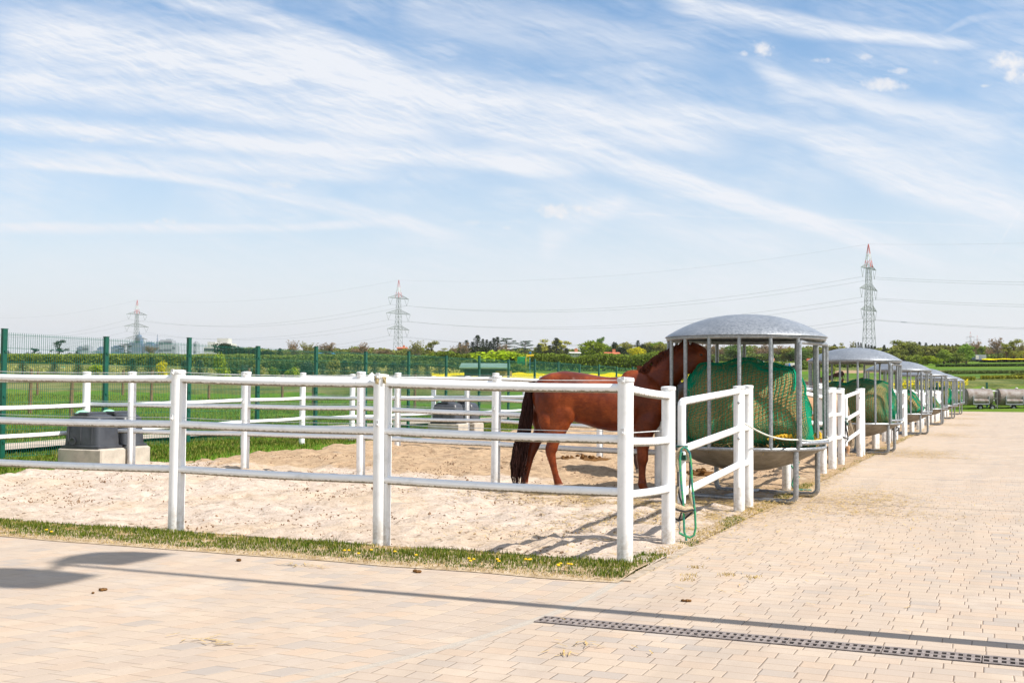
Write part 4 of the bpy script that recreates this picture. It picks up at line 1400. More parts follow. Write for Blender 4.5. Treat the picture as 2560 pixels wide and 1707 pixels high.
# bale: param surface around a horizontal axis (local x)
def bale_point(u, w, r, half, sag, flare, seed, out=0.0):
    """u 0..1 along the outline from one pole to the other, w 0..1 around"""
    a = 2 * math.pi * w
    # outline: flat end, rounded edge, side
    L1, Lc = r * .66, r * .42 * math.pi / 2
    side = 2 * half
    tot = 2 * L1 + 2 * Lc + side
    d = u * tot
    k = r * .42
    if d < L1: x, q = -half - k, d
    elif d < L1 + Lc:
        t = (d - L1) / k; x, q = -half - k + k * (1 - math.cos(t)), L1 + k * math.sin(t) * .81
    elif d < L1 + Lc + side: x, q = -half + (d - L1 - Lc), r
    elif d < L1 + 2 * Lc + side:
        t = (d - L1 - Lc - side) / k; x, q = half + k * math.sin(t), L1 + k * .81 * math.cos(t)
    else: x, q = half + k, tot - d
    q = q / r * r
    y, z = q * math.sin(a), q * math.cos(a)
    # slump: wide and flat below, rounded above
    t = (z / r + 1) / 2
    t = max(0.0, min(1.0, t)); y *= 1 + flare * (1 - t) ** 1.5
    x *= 1 + flare * .55 * (1 - t) ** 1.3
    z = z * (1 - sag) if z < 0 else z
    nn = noise.noise(Vector((x * 2.2 + seed, y * 2.2, z * 2.2))) * .10 + noise.noise(Vector((x * 6 + seed, y * 6, z * 6))) * .03
    v = Vector((x, y, z))
    n = v.normalized()
    return v + n * (nn + out)
def make_bale(name_l, net_l, r, half, sag, flare, seed, loc, yaw, cell=.042, net=True):
    tot = 2 * r * .66 + 2 * r * .42 * math.pi / 2 + 2 * half
    nu, nw = 34, 44
    mb = MB(); vs = []; fs = []
    for i in range(nu + 1):
        for j in range(nw): vs.append(bale_point(.002 + .996 * i / nu, j / nw, r, half, sag, flare, seed))
    for i in range(nu):
        for j in range(nw):
            j2 = (j + 1) % nw
            fs.append((i * nw + j, i * nw + j2, (i + 1) * nw + j2, (i + 1) * nw + j))
    mb.add(vs, fs)
    b = build('hay_bale', mb, M_['hay'], angle=80)
    b.location = loc; b.rotation_euler = (0, 0, yaw)
    tag(b, name_l, 'hay bale', 'hay bales in the feeders')
    rs = random.Random(int(seed)); sb = MB()
    for i in range(320 if cell < .06 else 80):
        uu, ww = rs.uniform(.12, .88), rs.random()
        p_ = bale_point(uu, ww, r, half, sag, flare, seed, .01)
        if p_.z < -r * .45: continue
        n_ = p_.normalized(); dd = Vector((rs.gauss(0, 1), rs.gauss(0, 1), rs.gauss(0, 1))).normalized() * .7 + n_ * rs.uniform(.3, .9)
        l_ = rs.uniform(.03, .10); w_ = dd.cross(n_ + Vector((.1, .2, .3))).normalized() * .0028
        sb.add([p_ - w_, p_ + w_, p_ + dd * l_ + w_ * .4, p_ + dd * l_ - w_ * .4], [(0, 1, 2, 3)])
    build('hay_stalks', sb, M_['straw'], b, smooth=False, kind='stuff')
    if not net: return b, None
    bm = bmesh.new()
    nu = int(tot / cell); nw = int(2 * math.pi * r * 1.05 / cell)
    rows = []
    hang = math.radians(1)
    for i in range(nu + 1):
        row = []
        for j in range(nw):
            uu = .01 + .98 * i / nu
            # cells run on the bias and drift, like loose knotted net
            jj = j + .5 * (i % 2) * 0 + i * .5
            p = bale_point(uu, (jj / nw) % 1.0, r, half, sag, flare, seed, .026)
            dr = Vector((noise.noise(p * 3 + Vector((5, 0, 0))), noise.noise(p * 3 + Vector((0, 9, 0))), noise.noise(p * 3))) * .015
            # folds and gathered cloth near the bottom
            low = max(0, -p.z - r * .25) / r
            fold = .06 * low * math.sin(17 * math.atan2(p.y, p.x) + 3 * noise.noise(p * 2))
            q = Vector((p.x, p.y, 0))
            if q.length > .01: p = p + q.normalized() * (fold + low * .05)
            row.append(bm.verts.new(p + dr))
        rows.append(row)
    zc = -r * (1 - sag) * .98
    for i in range(nu):
        for j in range(nw):
            q = [rows[i][j], rows[i][(j + 1) % nw], rows[i + 1][(j + 1) % nw], rows[i + 1][j]]
            try: bm.faces.new(q)
            except ValueError: pass
    bmesh.ops.delete(bm, geom=[v for v in bm.verts if v.co.z < zc], context='VERTS')
    bm.normal_update()
    bmesh.ops.wireframe(bm, faces=bm.faces[:], thickness=cell * .225, offset=0, use_replace=True, use_boundary=True, use_even_offset=False)
    me = bpy.data.meshes.new('hay_net'); bm.to_mesh(me); bm.free()
    me.materials.append(M_['net_cord'])
    o = bpy.data.objects.new('hay_net', me); COL.objects.link(o)
    o.location = loc; o.rotation_euler = (0, 0, yaw)
    tag(o, net_l, 'hay net', 'green hay nets over the bales')
    return b, o
def bale_at(k, z, **kw):
    p = FPOS[k]
    return (p.x, p.y, z)
p = FPOS[0]
make_bale('large round hay bale under the roof of the nearest feeder', 'bright green knotted net stretched over the big bale in the nearest feeder', .72, .40, .42, .22, 1.0, (p.x + .03, p.y, 1.02), YAW + rad(6), .048)
p = FPOS[1]
make_bale('slumped round hay bale in the second feeder', 'dark green net bulging over the bale in the second feeder', .60, .44, .36, .14, 7.0, (p.x + .08, p.y, 1.0), YAW + rad(-14), .045)
for k, (r, h, sc, fl, z, w) in {2: (.50, .42, .45, .45, .93, 'half eaten hay heap in the third feeder'), 3: (.36, .45, .4, .5, .82, 'low remains of a hay bale in the fourth feeder'),
                             4: (.60, .3, .3, .2, 1.02, 'tall hay bale in the fifth feeder'), 5: (.5, .4, .3, .2, .95, 'hay bale in the farthest feeder')}.items():
    p = FPOS[k]
    make_bale(w, 'green net over the ' + w, r, h, sc, fl, 10.0 + k, (p.x + .1, p.y, z), YAW + k * .7, .075)
# fold of net along the end of the near bale: gathered seams
def net_seam(lbl, pts, r=.017, mat='net_cord'):
    mb = MB(); mb.tube(pts, r, 7)
    o = build('net_rope', mb, M_[mat])
    return tag(o, lbl, 'rope', 'ropes on the hay nets')
p0 = FPOS[0]
def fl(x, y, z): return p0 + (-L) * x + R * y + Vector((0, 0, z))
seam = []
for j in range(24):
    a = rad(-58 + j * 118 / 23)
    seam.append(Matrix.Rotation(YAW + rad(6), 3, 'Z') @ bale_point(.72, a / (2 * math.pi) % 1.0, .72, .40, .42, .22, 1.0, .022) + Vector((p0.x + .03, p0.y, 1.03)))
net_seam('green edge rope curving over the yard end of the near netted bale', seam, .013)
# yellow rope with loops along the rim, loose hay below it
mb = MB(); pts = []
rr_ = random.Random(11)
for j in range(90):
    a = rad(-62 + j * 95 / 89)
    pts.append(fl(.93 * math.cos(a) + .015 * math.sin(j * 1.9), .93 * math.sin(a), .80 + .045 * math.sin(j * .11) + .022 * math.sin(j * 2.1)))
mb.tube(pts, .013, 6)
for j in range(26):
    q = pts[12 + j * 3]; mb.ellipsoid(q + Vector((rr_.gauss(0, .01), rr_.gauss(0, .01), 0)), (.022, .018, .034), 7, 5, Euler((rr_.random(), rr_.random() * 2, 0)).to_matrix())
tag(build('yellow_rope', mb, M_['rope_yellow']), 'yellow knotted rope closing the net along the rim of the nearest feeder', 'rope')
# white rope from the gate post to the trough rim
mb = MB()
a = Y(4.35, -.02, 1.05); b = fl(.80, -.62, .80); c = fl(1.05, .05, .79); d = fl(.95, .45, .83)
pts = []
for j in range(13):
    t = j / 12; q = a.lerp(b, t); q.z -= .12 * math.sin(math.pi * t) * .6; pts.append(q)
for j in range(1, 9): pts.append(b.lerp(c, j / 8) + Vector((0, 0, -.02 * math.sin(math.pi * j / 8))))
for j in range(1, 6): pts.append(c.lerp(d, j / 5))
mb.tube(pts, .010, 7)
tag(build('white_rope', mb, M_['rope_white']), 'pale rope slung from the gate post to the trough rim of the nearest feeder', 'rope')
# loose hay lying in each trough
def hay_pile(k, n, lbl, rmax=.93):
    mb = MB(); rr = random.Random(90 + k)
    p = FPOS[k]
    mb.lathe([(0, .60), (.5, .62), (.8, .67), (.9, .66), (.93, .64)], 30, (p.x, p.y, 0))
    for i in range(n):
        a = rr.uniform(0, 6.283); r = rr.uniform(.55, rmax); an = rr.uniform(0, 6.28)
        q = Vector((p.x + r * math.cos(a), p.y + r * math.sin(a), .66 + rr.uniform(-.01, .09)))
        l = rr.uniform(.04, .12)
        dd = Vector((math.cos(an), math.sin(an), rr.uniform(-.6, .4))) * l; w = Vector((-math.sin(an), math.cos(an), .2)) * .004
        mb.add([q - w, q + dd - w, q + dd + w, q + w], [(0, 1, 2, 3)])
    tag(build('hay_pile', mb, M_['straw'], smooth=False), lbl, 'hay pile', 'loose hay lying in the troughs')
for k in range(4): hay_pile(k, 1600 if k < 2 else 300, 'loose golden hay lying in the trough of the %s feeder' % ORD[k])

# ------------------------------------------------------------------ halters and ropes
def near_halter():
    # hung on the latch of the near gate, by the latch post
    c = Y(1.52, -.10, 0)
    ex = Vector((1, 0, 0)); 
    def P(px, py, d=0.0):                       # point hanging in the plane of the post face, from its place in the photo
        q = PD(px, py, c.y - .03 + d); return q
    t = thing('horse_halter', 'brown and black halter with sheepskin padding hung on the latch of the near gate', 'halter', (c.x, c.y, 0))
    z = lambda x, y, dd=0: P(1600 + x / 3.92, 1000 + y / 3.92, dd)
    mb = MB(); mb.tube([z(372, 695), z(358, 600), z(366, 520), z(392, 482), z(430, 470), z(465, 500), z(480, 560), z(478, 600)], [.010, .018, .02, .02, .019, .02, .018, .012], 10)
    build('headpiece', mb, M_['fleece'], t, world=True)
    for pts in ([z(375, 845), z(362, 880), z(350, 940), z(338, 1000)], [z(483, 860), z(492, 930), z(508, 1020)]):
        mb = MB(); mb.tube(pts, [.010, .014, .014, .010], 9) if len(pts) == 4 else mb.tube(pts, [.010, .014, .010], 9)
        build('cheek_padding', mb, M_['fleece'], t, world=True)
    mb = MB(); mb.tube([z(300, 1035, -.02), z(330, 1025, -.05), z(380, 1055, -.06), z(440, 1075, -.06), z(500, 1065, -.04), z(528, 1050)], [.014, .027, .03, .03, .027, .016], 10)
    build('noseband', mb, M_['fleece'], t, world=True)
    mb = MB(); mb.tube([z(300, 1045, -.05), z(360, 1072, -.085), z(440, 1090, -.085), z(520, 1072, -.06)], .010, 8)
    build('strap', mb, M_['black_strap'], t, world=True)
    for pts in ([z(372, 700), z(372, 770), z(374, 845)], [z(488, 605), z(492, 740), z(486, 860)], [z(300, 1050), z(318, 1110), z(345, 1160), z(380, 1178), z(440, 1160), z(490, 1115), z(520, 1080)], [z(375, 850), z(388, 950), z(420, 1040), z(400, 1120), z(380, 1178)]):
        mb = MB(); mb.tube(pts, .0085, 8); build('strap', mb, M_['black_strap'], t, world=True)
    mb = MB(); mb.tube([z(385, 1180), z(390, 1210), z(382, 1240), z(392, 1270), z(384, 1300)], .007, 8); mb.tube([z(374, 815), z(380, 832), z(372, 850), z(362, 832), z(374, 815)], .005, 7)
    build('snap_hook', mb, M_['steel_bolt'], t, world=True)
    t2 = MB()
    zz = lambda x, y: z(x, y, -.04)
    t2.tube([zz(384, 1300), zz(430, 1322), zz(490, 1345), zz(530, 1320), zz(545, 1250), zz(540, 1120), zz(528, 1000), zz(510, 820), zz(500, 620), zz(488, 520), zz(462, 478), zz(430, 460), zz(405, 480), zz(392, 560), zz(396, 700), zz(408, 860), zz(424, 1010), zz(430, 1180), zz(434, 1290), zz(450, 1345), zz(455, 1375)], .0105, 9)
    o = build('lead_rope', t2, M_['rope_green'])
    tag(o, 'green and blue twisted lead rope looped over the latch beside the sheepskin halter', 'rope')
near_halter()
def dark_halter(px0, py0, px1, py1, D, lbl, mat='black_strap'):
    t = thing('horse_halter', lbl, 'halter', tuple(PD(px0, py1, D)), 0, 'dark halters hung on gates')
    w = px1 - px0; h = py1 - py0
    P = lambda a, b, d=0: PD(px0 + a * w, py0 + b * h, D + d)
    for nm, pts in (('headpiece', [P(.25, .45), P(.2, .2), P(.45, 0), P(.7, .1), P(.65, .35)]), ('noseband', [P(.1, .45), P(.4, .4, -.05), P(.9, .45)]), ('strap', [P(.25, .1), P(.1, .4), P(.5, .6), P(.95, .45), P(.7, .15)]), ('strap', [P(.3, .2), P(.55, .6), P(.45, .7)]), ('lead_strap', [P(.5, .6), P(.52, .8), P(.6, 1.0)])):
        mb = MB(); mb.tube(pts, .013, 7); build(nm, mb, M_[mat], t, world=True)
dark_halter(2095, 1045, 2122, 1160, 21.6, 'black halter with a dangling strap on the gate before the second feeder')
dark_halter(2228, 1060, 2248, 1092, 29.0, 'dark halter hanging at the yard side of the second feeder')
mb = MB()
P = lambda x, y: PD(1600 + x / 3.92, 1000 + y / 3.92, 15.9)
mb.tube([P(1560, 600), P(1545, 640), P(1525, 690), P(1505, 760), P(1488, 830), P(1510, 870), P(1560, 878), P(1620, 876), P(1680, 882)], .012, 7)
mb.tube([P(1480, 640), P(1520, 690), P(1560, 760)], .012, 7)
tag(build('lead_rope', mb, M_['rope_green']), 'green rope hanging and trailing on the ground behind the nearest feeder', 'rope')

# ------------------------------------------------------------------ lamp whose shadow crosses the yard
tip = G(140, 1409)
Hh = 9.0
base = tip + Vector((.92, -.392, 0)) * (Hh / math.tan(rad(SUN_EL)))
t = thing('street_lamp', 'tall galvanised yard lamp with two flat heads, right of the paved yard', 'street lamp', (base.x, base.y, 0))
mb = MB(); mb.tube([(0, 0, 0), (0, 0, Hh * .5), (0, 0, Hh)], [.085, .06, .038], 14); build('pole', mb, M_['galvanised'], t)
h1 = G(285, 1392) - tip; h2 = G(105, 1450) - tip
for hv in (h1, h2):
    mb = MB(); mb.tube([(0, 0, Hh - .05), (hv.x * .6, hv.y * .6, Hh), (hv.x, hv.y, Hh + .02)], .035, 8); build('arm', mb, M_['galvanised'], t)
    poly = ((136, 1408), (180, 1391), (250, 1381), (340, 1379), (436, 1383), (370, 1400), (300, 1413), (215, 1409)) if hv is h1 else ((-60, 1420), (0, 1420), (76, 1421), (160, 1427), (253, 1437), (185, 1455), (95, 1472), (0, 1469), (-60, 1462))
    pp = [G(*c) - tip for c in poly]; n_ = len(pp)
    mb = MB(); mb.add([(q_.x, q_.y, Hh) for q_ in pp] + [(q_.x, q_.y, Hh + .07) for q_ in pp], [tuple(range(n_)), tuple(range(2 * n_ - 1, n_ - 1, -1))] + [(i_, i_ + n_, (i_ + 1) % n_ + n_, (i_ + 1) % n_) for i_ in range(n_)])
    build('lamp_head', mb, M_['galvanised'], t, smooth=False)
# ------------------------------------------------------------------ horses
K = .00516
def hp(px, py):                      # photo pixel -> horse profile metres
    return (px - 1500) * K, (1241 - py) * K
def loft(mb, st, n=18):
    """st: list of (x, y, z, ra, rb, tx, tz) centre, half depth in the profile normal, half width; sections perpendicular to (tx,tz)"""
    vs = []; fs = []; m = len(st)
    for i, q in enumerate(st):
        x, y, z, ra, rb = q[:5]
        if len(q) >= 7: t = Vector((q[5], 0, q[6]))
        else:
            a = st[max(i - 1, 0)]; b = st[min(i + 1, m - 1)]
            t = Vector((b[0] - a[0], b[1] - a[1], b[2] - a[2]))
        t.normalize()
        w = Vector((0, 1, 0)); w = (w - t * w.dot(t)).normalized()
        nrm = t.cross(w)
        for k in range(n):
            an = 2 * math.pi * k / n
            vs.append(Vector((x, y, z)) + nrm * (ra * math.cos(an)) + w * (rb * math.sin(an)))
    for i in range(m - 1):
        for k in range(n):
            k2 = (k + 1) % n
            fs.append((i * n + k, i * n + k2, (i + 1) * n + k2, (i + 1) * n + k))
    fs.append(tuple(reversed(range(n)))); fs.append(tuple((m - 1) * n + k for k in range(n)))
    mb.add(vs, fs)
def horse_body(voxel, head='up', turn=0.0):
    mb = MB()
    # trunk: px, top z, bottom z, half width
    T = [(1326, 1.40, 1.22, .07), (1334, 1.47, 1.12, .15), (1350, 1.55, 1.03, .21), (1372, 1.595, .99, .255), (1400, 1.615, .97, .28), (1430, 1.612, .965, .285), (1462, 1.59, .925, .29),
         (1492, 1.562, .875, .30), (1520, 1.545, .85, .305), (1548, 1.55, .842, .295), (1572, 1.585, .845, .27), (1592, 1.625, .85, .25), (1612, 1.61, .86, .24), (1634, 1.55, .90, .225), (1650, 1.46, .97, .19), (1662, 1.36, 1.05, .12)]
    st = []
    for (px, a, b, w) in T: st.append(((px - 1500) * K, 0, (a + b) / 2, (a - b) / 2, w, 1, 0))
    loft(mb, st, 26)
    # withers ridge, croup, muscles
    def el(px, z, y, r, rot=0.0):
        M = Matrix.Rotation(rot, 3, 'Y')
        mb.ellipsoid(((px - 1500) * K, y, z), r, 16, 10, M)
    el(1590, 1.53, 0, (.20, .07, .11), .15)
    el(1408, 1.52, 0, (.20, .12, .10))
    for sy in (-1, 1):
        el(1372, 1.28, sy * .15, (.17, .13, .24), .25)           # thigh
        el(1352, 1.22, sy * .12, (.12, .10, .20), .1)
        el((1356 if sy < 0 else 1346), 1.02, sy * .14, (.10, .085, .20), -.12)
        el(1405, 1.12, sy * .17, (.13, .095, .19), -.35)          # stifle
        el(1420, 1.50, sy * .15, (.06, .06, .06))                # hip point
        el(1622, 1.22, sy * .155, (.17, .085, .24), -.35)        # shoulder
        el(1612, 1.00, sy * .15, (.13, .075, .15), .3)           # upper arm
        el(1650, 1.12, sy * .09, (.10, .09, .14))                # breast
        el(1540, 1.15, sy * .20, (.26, .11, .22))                # barrel
    # neck
    def P(px, py): return hp(px, py)
    if head == 'up':
        nk = [((1600, 1005), .30, .17), ((1622, 985), .265, .15), ((1645, 957), .235, .125), ((1668, 930), .215, .105), ((1690, 907), .195, .092), ((1707, 893), .19, .09), ((1722, 884), .17, .088)]
        dirs = [(.72, .5), (.68, .62), (.66, .70), (.66, .72), (.72, .66), (.80, .5), (.9, .3)]
        st = [(P(*p)[0], 0, P(*p)[1], ra, rb, d[0], d[1]) for (p, ra, rb), d in zip(nk, dirs)]
        loft(mb, st, 20)
        hd = [((1716, 876), .16, .09, (.75, -.5)), ((1728, 886), .205, .105, (.66, -.70)), ((1741, 894), .20, .105, (.66, -.70)), ((1753, 901), .165, .09, (.68, -.66)), ((1764, 908), .125, .075, (.72, -.62)), ((1774, 914), .100, .068, (.75, -.6)), ((1782, 919), .085, .062, (.75, -.6)), ((1788, 923), .05, .045, (.75, -.6))]
        st = [(P(*p)[0], 0, P(*p)[1], ra, rb, d[0], d[1]) for p, ra, rb, d in hd]
        loft(mb, st, 18)
        for sy in (-1, 1):
            x, z = P(1729, 911); mb.ellipsoid((x, sy * .06, z), (.10, .045, .11), 12, 8)
            x, z = P(1754, 880); mb.ellipsoid((x, sy * .085, z), (.05, .02, .03), 10, 6, Matrix.Rotation(.6, 3, 'Y'))
            # ears
            x, z = P(1717, 866); x2, z2 = P(1714, 842)
            loft(mb, [(x, sy * .06, z, .045, .03), ((x + x2) / 2 - .005, sy * .075, (z + z2) / 2, .042, .022), (x2, sy * .08, z2, .010, .008)], 10)
    else:   # head level and low over the trough
        nk = [(.52, 1.20, .29, .17), (.66, 1.27, .235, .14), (.80, 1.33, .19, .11), (.94, 1.39, .165, .095), (1.06, 1.43, .145, .085), (1.14, 1.43, .135, .08)]
        loft(mb, [(x, 0, z, a, b) for x, z, a, b in nk], 20)
        hd = [(1.12, 1.43, .14, .09), (1.20, 1.36, .155, .095), (1.29, 1.27, .125, .085), (1.38, 1.17, .09, .066), (1.46, 1.08, .075, .06), (1.51, 1.02, .05, .045)]
        loft(mb, [(x, 0, z, a, b) for x, z, a, b in hd], 18)
        for sy in (-1, 1):
            loft(mb, [(1.11, sy * .06, 1.54, .045, .03), (1.12, sy * .075, 1.61, .04, .022), (1.13, sy * .08, 1.69, .010, .008)], 10)
            mb.ellipsoid((1.25, sy * .085, 1.36), (.04, .02, .03), 10, 6)
    # legs: (px, z, y, ra, rb)
    def leg(pts):
        loft(mb, [((px - 1500) * K, y, z, a, b) for (px, z, y, a, b) in pts], 14)
    n, f = -1, 1
    leg([(1378, 1.25, n * .14, 0.200, 0.110), (1394, 1.06, n * .155, 0.175, 0.105), (1390, .94, n * .15, 0.144, 0.098), (1383, .82, n * .145, 0.106, 0.081), (1375, .70, n * .14, 0.078, 0.063), (1371, .62, n * .14, 0.083, 0.060), (1369.5, .57, n * .14, .066, .05),
         (1373, .49, n * .14, 0.054, 0.046), (1378, .38, n * .14, 0.044, 0.038), (1383, .28, n * .14, 0.043, 0.037), (1388, .20, n * .14, 0.054, 0.046), (1392, .16, n * .14, 0.051, 0.043), (1399, .10, n * .14, 0.041, 0.039), (1404, .055, n * .14, 0.052, 0.049)])
    leg([(1370, 1.25, f * .14, 0.200, 0.110), (1378, 1.06, f * .155, 0.165, 0.100), (1366, .94, f * .15, 0.138, 0.098), (1352, .82, f * .145, 0.101, 0.078), (1340, .72, f * .14, 0.076, 0.063), (1333, .65, f * .14, 0.081, 0.060), (1329, .59, f * .14, 0.071, 0.057),
         (1325, .50, f * .14, 0.052, 0.046), (1320, .38, f * .14, 0.044, 0.038), (1315, .28, f * .14, 0.043, 0.037), (1311, .20, f * .14, 0.054, 0.046), (1311, .16, f * .14, 0.051, 0.043), (1314, .10, f * .14, 0.041, 0.039), (1318, .055, f * .14, 0.052, 0.049)])
    leg([(1622, 1.15, n * .14, 0.150, 0.075), (1612, .98, n * .15, 0.172, 0.103), (1605, .86, n * .145, 0.131, 0.090), (1602, .74, n * .14, 0.103, 0.080), (1600, .62, n * .135, 0.080, 0.066), (1600, .55, n * .135, 0.076, 0.066), (1600, .49, n * .135, 0.079, 0.063),
         (1599, .43, n * .135, 0.058, 0.050), (1599, .33, n * .135, 0.048, 0.043), (1599, .24, n * .135, 0.050, 0.044), (1599, .19, n * .135, 0.062, 0.055), (1601, .15, n * .135, 0.057, 0.050), (1606, .10, n * .135, 0.048, 0.047), (1609, .055, n * .135, 0.062, 0.059)])
    leg([(1619, 1.15, f * .14, 0.150, 0.075), (1615, .98, f * .15, 0.156, 0.098), (1611, .86, f * .145, 0.117, 0.085), (1609, .74, f * .14, 0.094, 0.075), (1609, .62, f * .135, 0.074, 0.062), (1609, .55, f * .135, 0.072, 0.062), (1610, .49, f * .135, 0.074, 0.060),
         (1610, .43, f * .135, 0.055, 0.047), (1611, .33, f * .135, 0.046, 0.040), (1611, .24, f * .135, 0.047, 0.042), (1611, .19, f * .135, 0.058, 0.052), (1613, .15, f * .135, 0.053, 0.047), (1618, .10, f * .135, 0.046, 0.044), (1621, .055, f * .135, 0.058, 0.056)])
    me = mb.mesh('body_raw', None, None, False)
    o = bpy.data.objects.new('body_raw', me); COL.objects.link(o)
    md = o.modifiers.new('r', 'REMESH'); md.mode = 'VOXEL'; md.voxel_size = voxel; md.adaptivity = 0
    sm = o.modifiers.new('s', 'SMOOTH'); sm.factor = .5; sm.iterations = int(6 * .016 / voxel)
    dg = bpy.context.evaluated_depsgraph_get()
    ev = bpy.data.meshes.new_from_object(o.evaluated_get(dg))
    bpy.data.objects.remove(o); 
    ev.name = 'horse_body'; ev.shade_smooth()
    return ev
def make_horse(label, coat, hair, tail_m, voxel=.016, head='up', tail_n=170, group=None):
    t = thing('horse', label, 'horse', (0, 0, 0), 0, group)
    me = horse_body(voxel, head); me.materials.append(M_[coat])
    b = bpy.data.objects.new('body', me); COL.objects.link(b); b.parent = t
    # tail
    mb = MB(); rr = random.Random(4)
    dock = Vector(((1329 - 1500) * K, 0, 1.47))
    for i in range(tail_n):
        y0 = rr.gauss(0, .018); w = rr.gauss(0, .5); w = max(-1, min(1, w))
        ln = rr.uniform(.62, 1.0) if rr.random() < .5 else rr.uniform(.85, 1.04)
        pts = []
        ctrl = [(1331, 1.475, .0), (1322, 1.46, .02), (1317, 1.36, .035), (1315, 1.20, .055), (1312, 1.0, .075), (1305, .80, .08), (1297, .60, .085), (1292, .42, .085), (1290, .26, .07), (1291, .13, .05)]
        m = len(ctrl)
        for j, (px, z, sp) in enumerate(ctrl):
            if j / (m - 1) > ln: break
            pts.append(Vector(((px - 1500) * K + w * sp * 1.0 + rr.gauss(0, .006), y0 + rr.gauss(0, sp * .25), z)))
        if len(pts) < 3: continue
        rad_ = [.010] + [.009] * (len(pts) - 2) + [.0015]
        mb.tube(pts, rad_, 5)
    for i in range(int(tail_n * .4)):                         # stray wisps
        z0 = rr.uniform(.35, .8); x0 = (1297 + rr.gauss(0, 9) - 1500) * K
        mb.tube([(x0, rr.gauss(0, .03), z0), (x0 - .02 + rr.gauss(0, .02), rr.gauss(0, .05), z0 - .15), (x0 - .03 + rr.gauss(0, .035), rr.gauss(0, .06), z0 - .3)], [.004, .003, .001], 4)
    build('tail', mb, M_[tail_m], t)
    # mane: short locks falling over the crest
    mb = MB()
    if head == 'up': cr = [(1594, 926), (1606, 917), (1620, 905), (1636, 892), (1652, 884), (1668, 874), (1684, 866), (1700, 860), (1712, 852), (1720, 850)]
    else: cr = [(1594, 924), (1606, 922), (1624, 918), (1644, 915), (1664, 908), (1684, 900), (1704, 894), (1716, 890), (1724, 890), (1732, 900)]
    for i in range(420):
        f_ = rr.random() * (len(cr) - 1.001); k = int(f_); a = f_ - k
        x, z = hp(cr[k][0] * (1 - a) + cr[k + 1][0] * a, cr[k][1] * (1 - a) + cr[k + 1][1] * a)
        z -= .03 
        sd = 1 if rr.random() < .75 else -1
        l = rr.uniform(.05, .12)
        mb.tube([(x, rr.gauss(0, .01), z), (x - .005, sd * .02, z + .035 + rr.gauss(0, .008)), (x - .01, sd * .055, z + .01), (x + .0, sd * .075, z - l)], [.006, .006, .005, .001], 5)
    if head == 'up':
        x, z = hp(1598, 921)
        for i in range(10): mb.tube([(x + rr.gauss(0, .02), 0, z - .02), (x - .01 + rr.gauss(0, .02), .01, z + .04), (x - .045 + rr.gauss(0, .015), .02, z + .03)], [.008, .006, .001], 5)
        x, z = hp(1658, 880)
        for i in range(8): mb.tube([(x + rr.gauss(0, .01), -.02, z - .02), (x - .01, -.03, z + .02), (x - .05 + rr.gauss(0, .02), -.06, z + .0), (x - .07, -.06, z - .05)], [.008, .007, .005, .001], 5)
    build('mane', mb, M_[hair], t)
    # forelock between the ears is hidden; hooves
    for (px, y) in ((1408, -.14), (1320, .14), (1613, -.135), (1631, .135)):
        mb = MB()
        x = (px - 1500) * K
        loft(mb, [(x - .004, y, .085, .040, .042, -.25, 1), (x + .006, y, .05, .055, .052, -.2, 1), (x + .014, y, .0, .068, .06, 0, 1)][::-1], 16)
        build('hoof', mb, M_['hoof_horn'], t)
    ex = hp(1752, 884) if head == 'up' else (1.245, 1.365)
    for sy in (-1, 1):
        mb = MB(); mb.ellipsoid((ex[0], sy * .092 if head == 'up' else sy * .096, ex[1]), (.022, .012, .019), 12, 8); build('eye', mb, M_['eye_dark'], t)
    return t
h1 = make_horse('chestnut horse standing in the near paddock, head under the roof of the nearest feeder', 'chestnut_coat', 'chestnut_hair', 'dark_hair', .0145)
q = PD(1502, 1241, 15.0)
h1.location = (q.x, q.y, 0.0); h1.rotation_euler = (0, 0, rad(6)); h1.scale = (1.012, 1.012, 1.012)
h2 = make_horse('dark bay horse half hidden behind the nearest feeder, only ear and legs showing', 'bay_coat', 'dark_hair', 'dark_hair', .022, 'low', 40)
h2.location = (2.35, 18.35, .03); h2.rotation_euler = (0, 0, rad(-72)); h2.scale = (.97, .97, .97)
h3 = make_horse('pale palomino horse seen through the white gate before the second feeder', 'palomino_coat', 'pale_hair', 'pale_hair', .022, 'low', 60)
h3.location = (6.30, 24.4, .03); h3.rotation_euler = (0, 0, rad(176)); h3.scale = (.83, .83, .83)
h4 = make_horse('dark brown horse standing far back left of the second feeder, its back above the rails', 'bay_coat', 'dark_hair', 'dark_hair', .025, 'low', 30)
h4.location = (8.0, 31.4, .08); h4.rotation_euler = (0, 0, rad(12)); h4.scale = (1.0, 1.0, 1.02)
h5 = make_horse('chestnut horse behind the palomino beside the second feeder', 'chestnut_coat', 'dark_hair', 'dark_hair', .025, 'low', 30)
h5.location = (7.4, 27.6, .05); h5.rotation_euler = (0, 0, rad(-8)); h5.scale = (.92, .92, .92)
HAZE_DENSITY = 0.00010
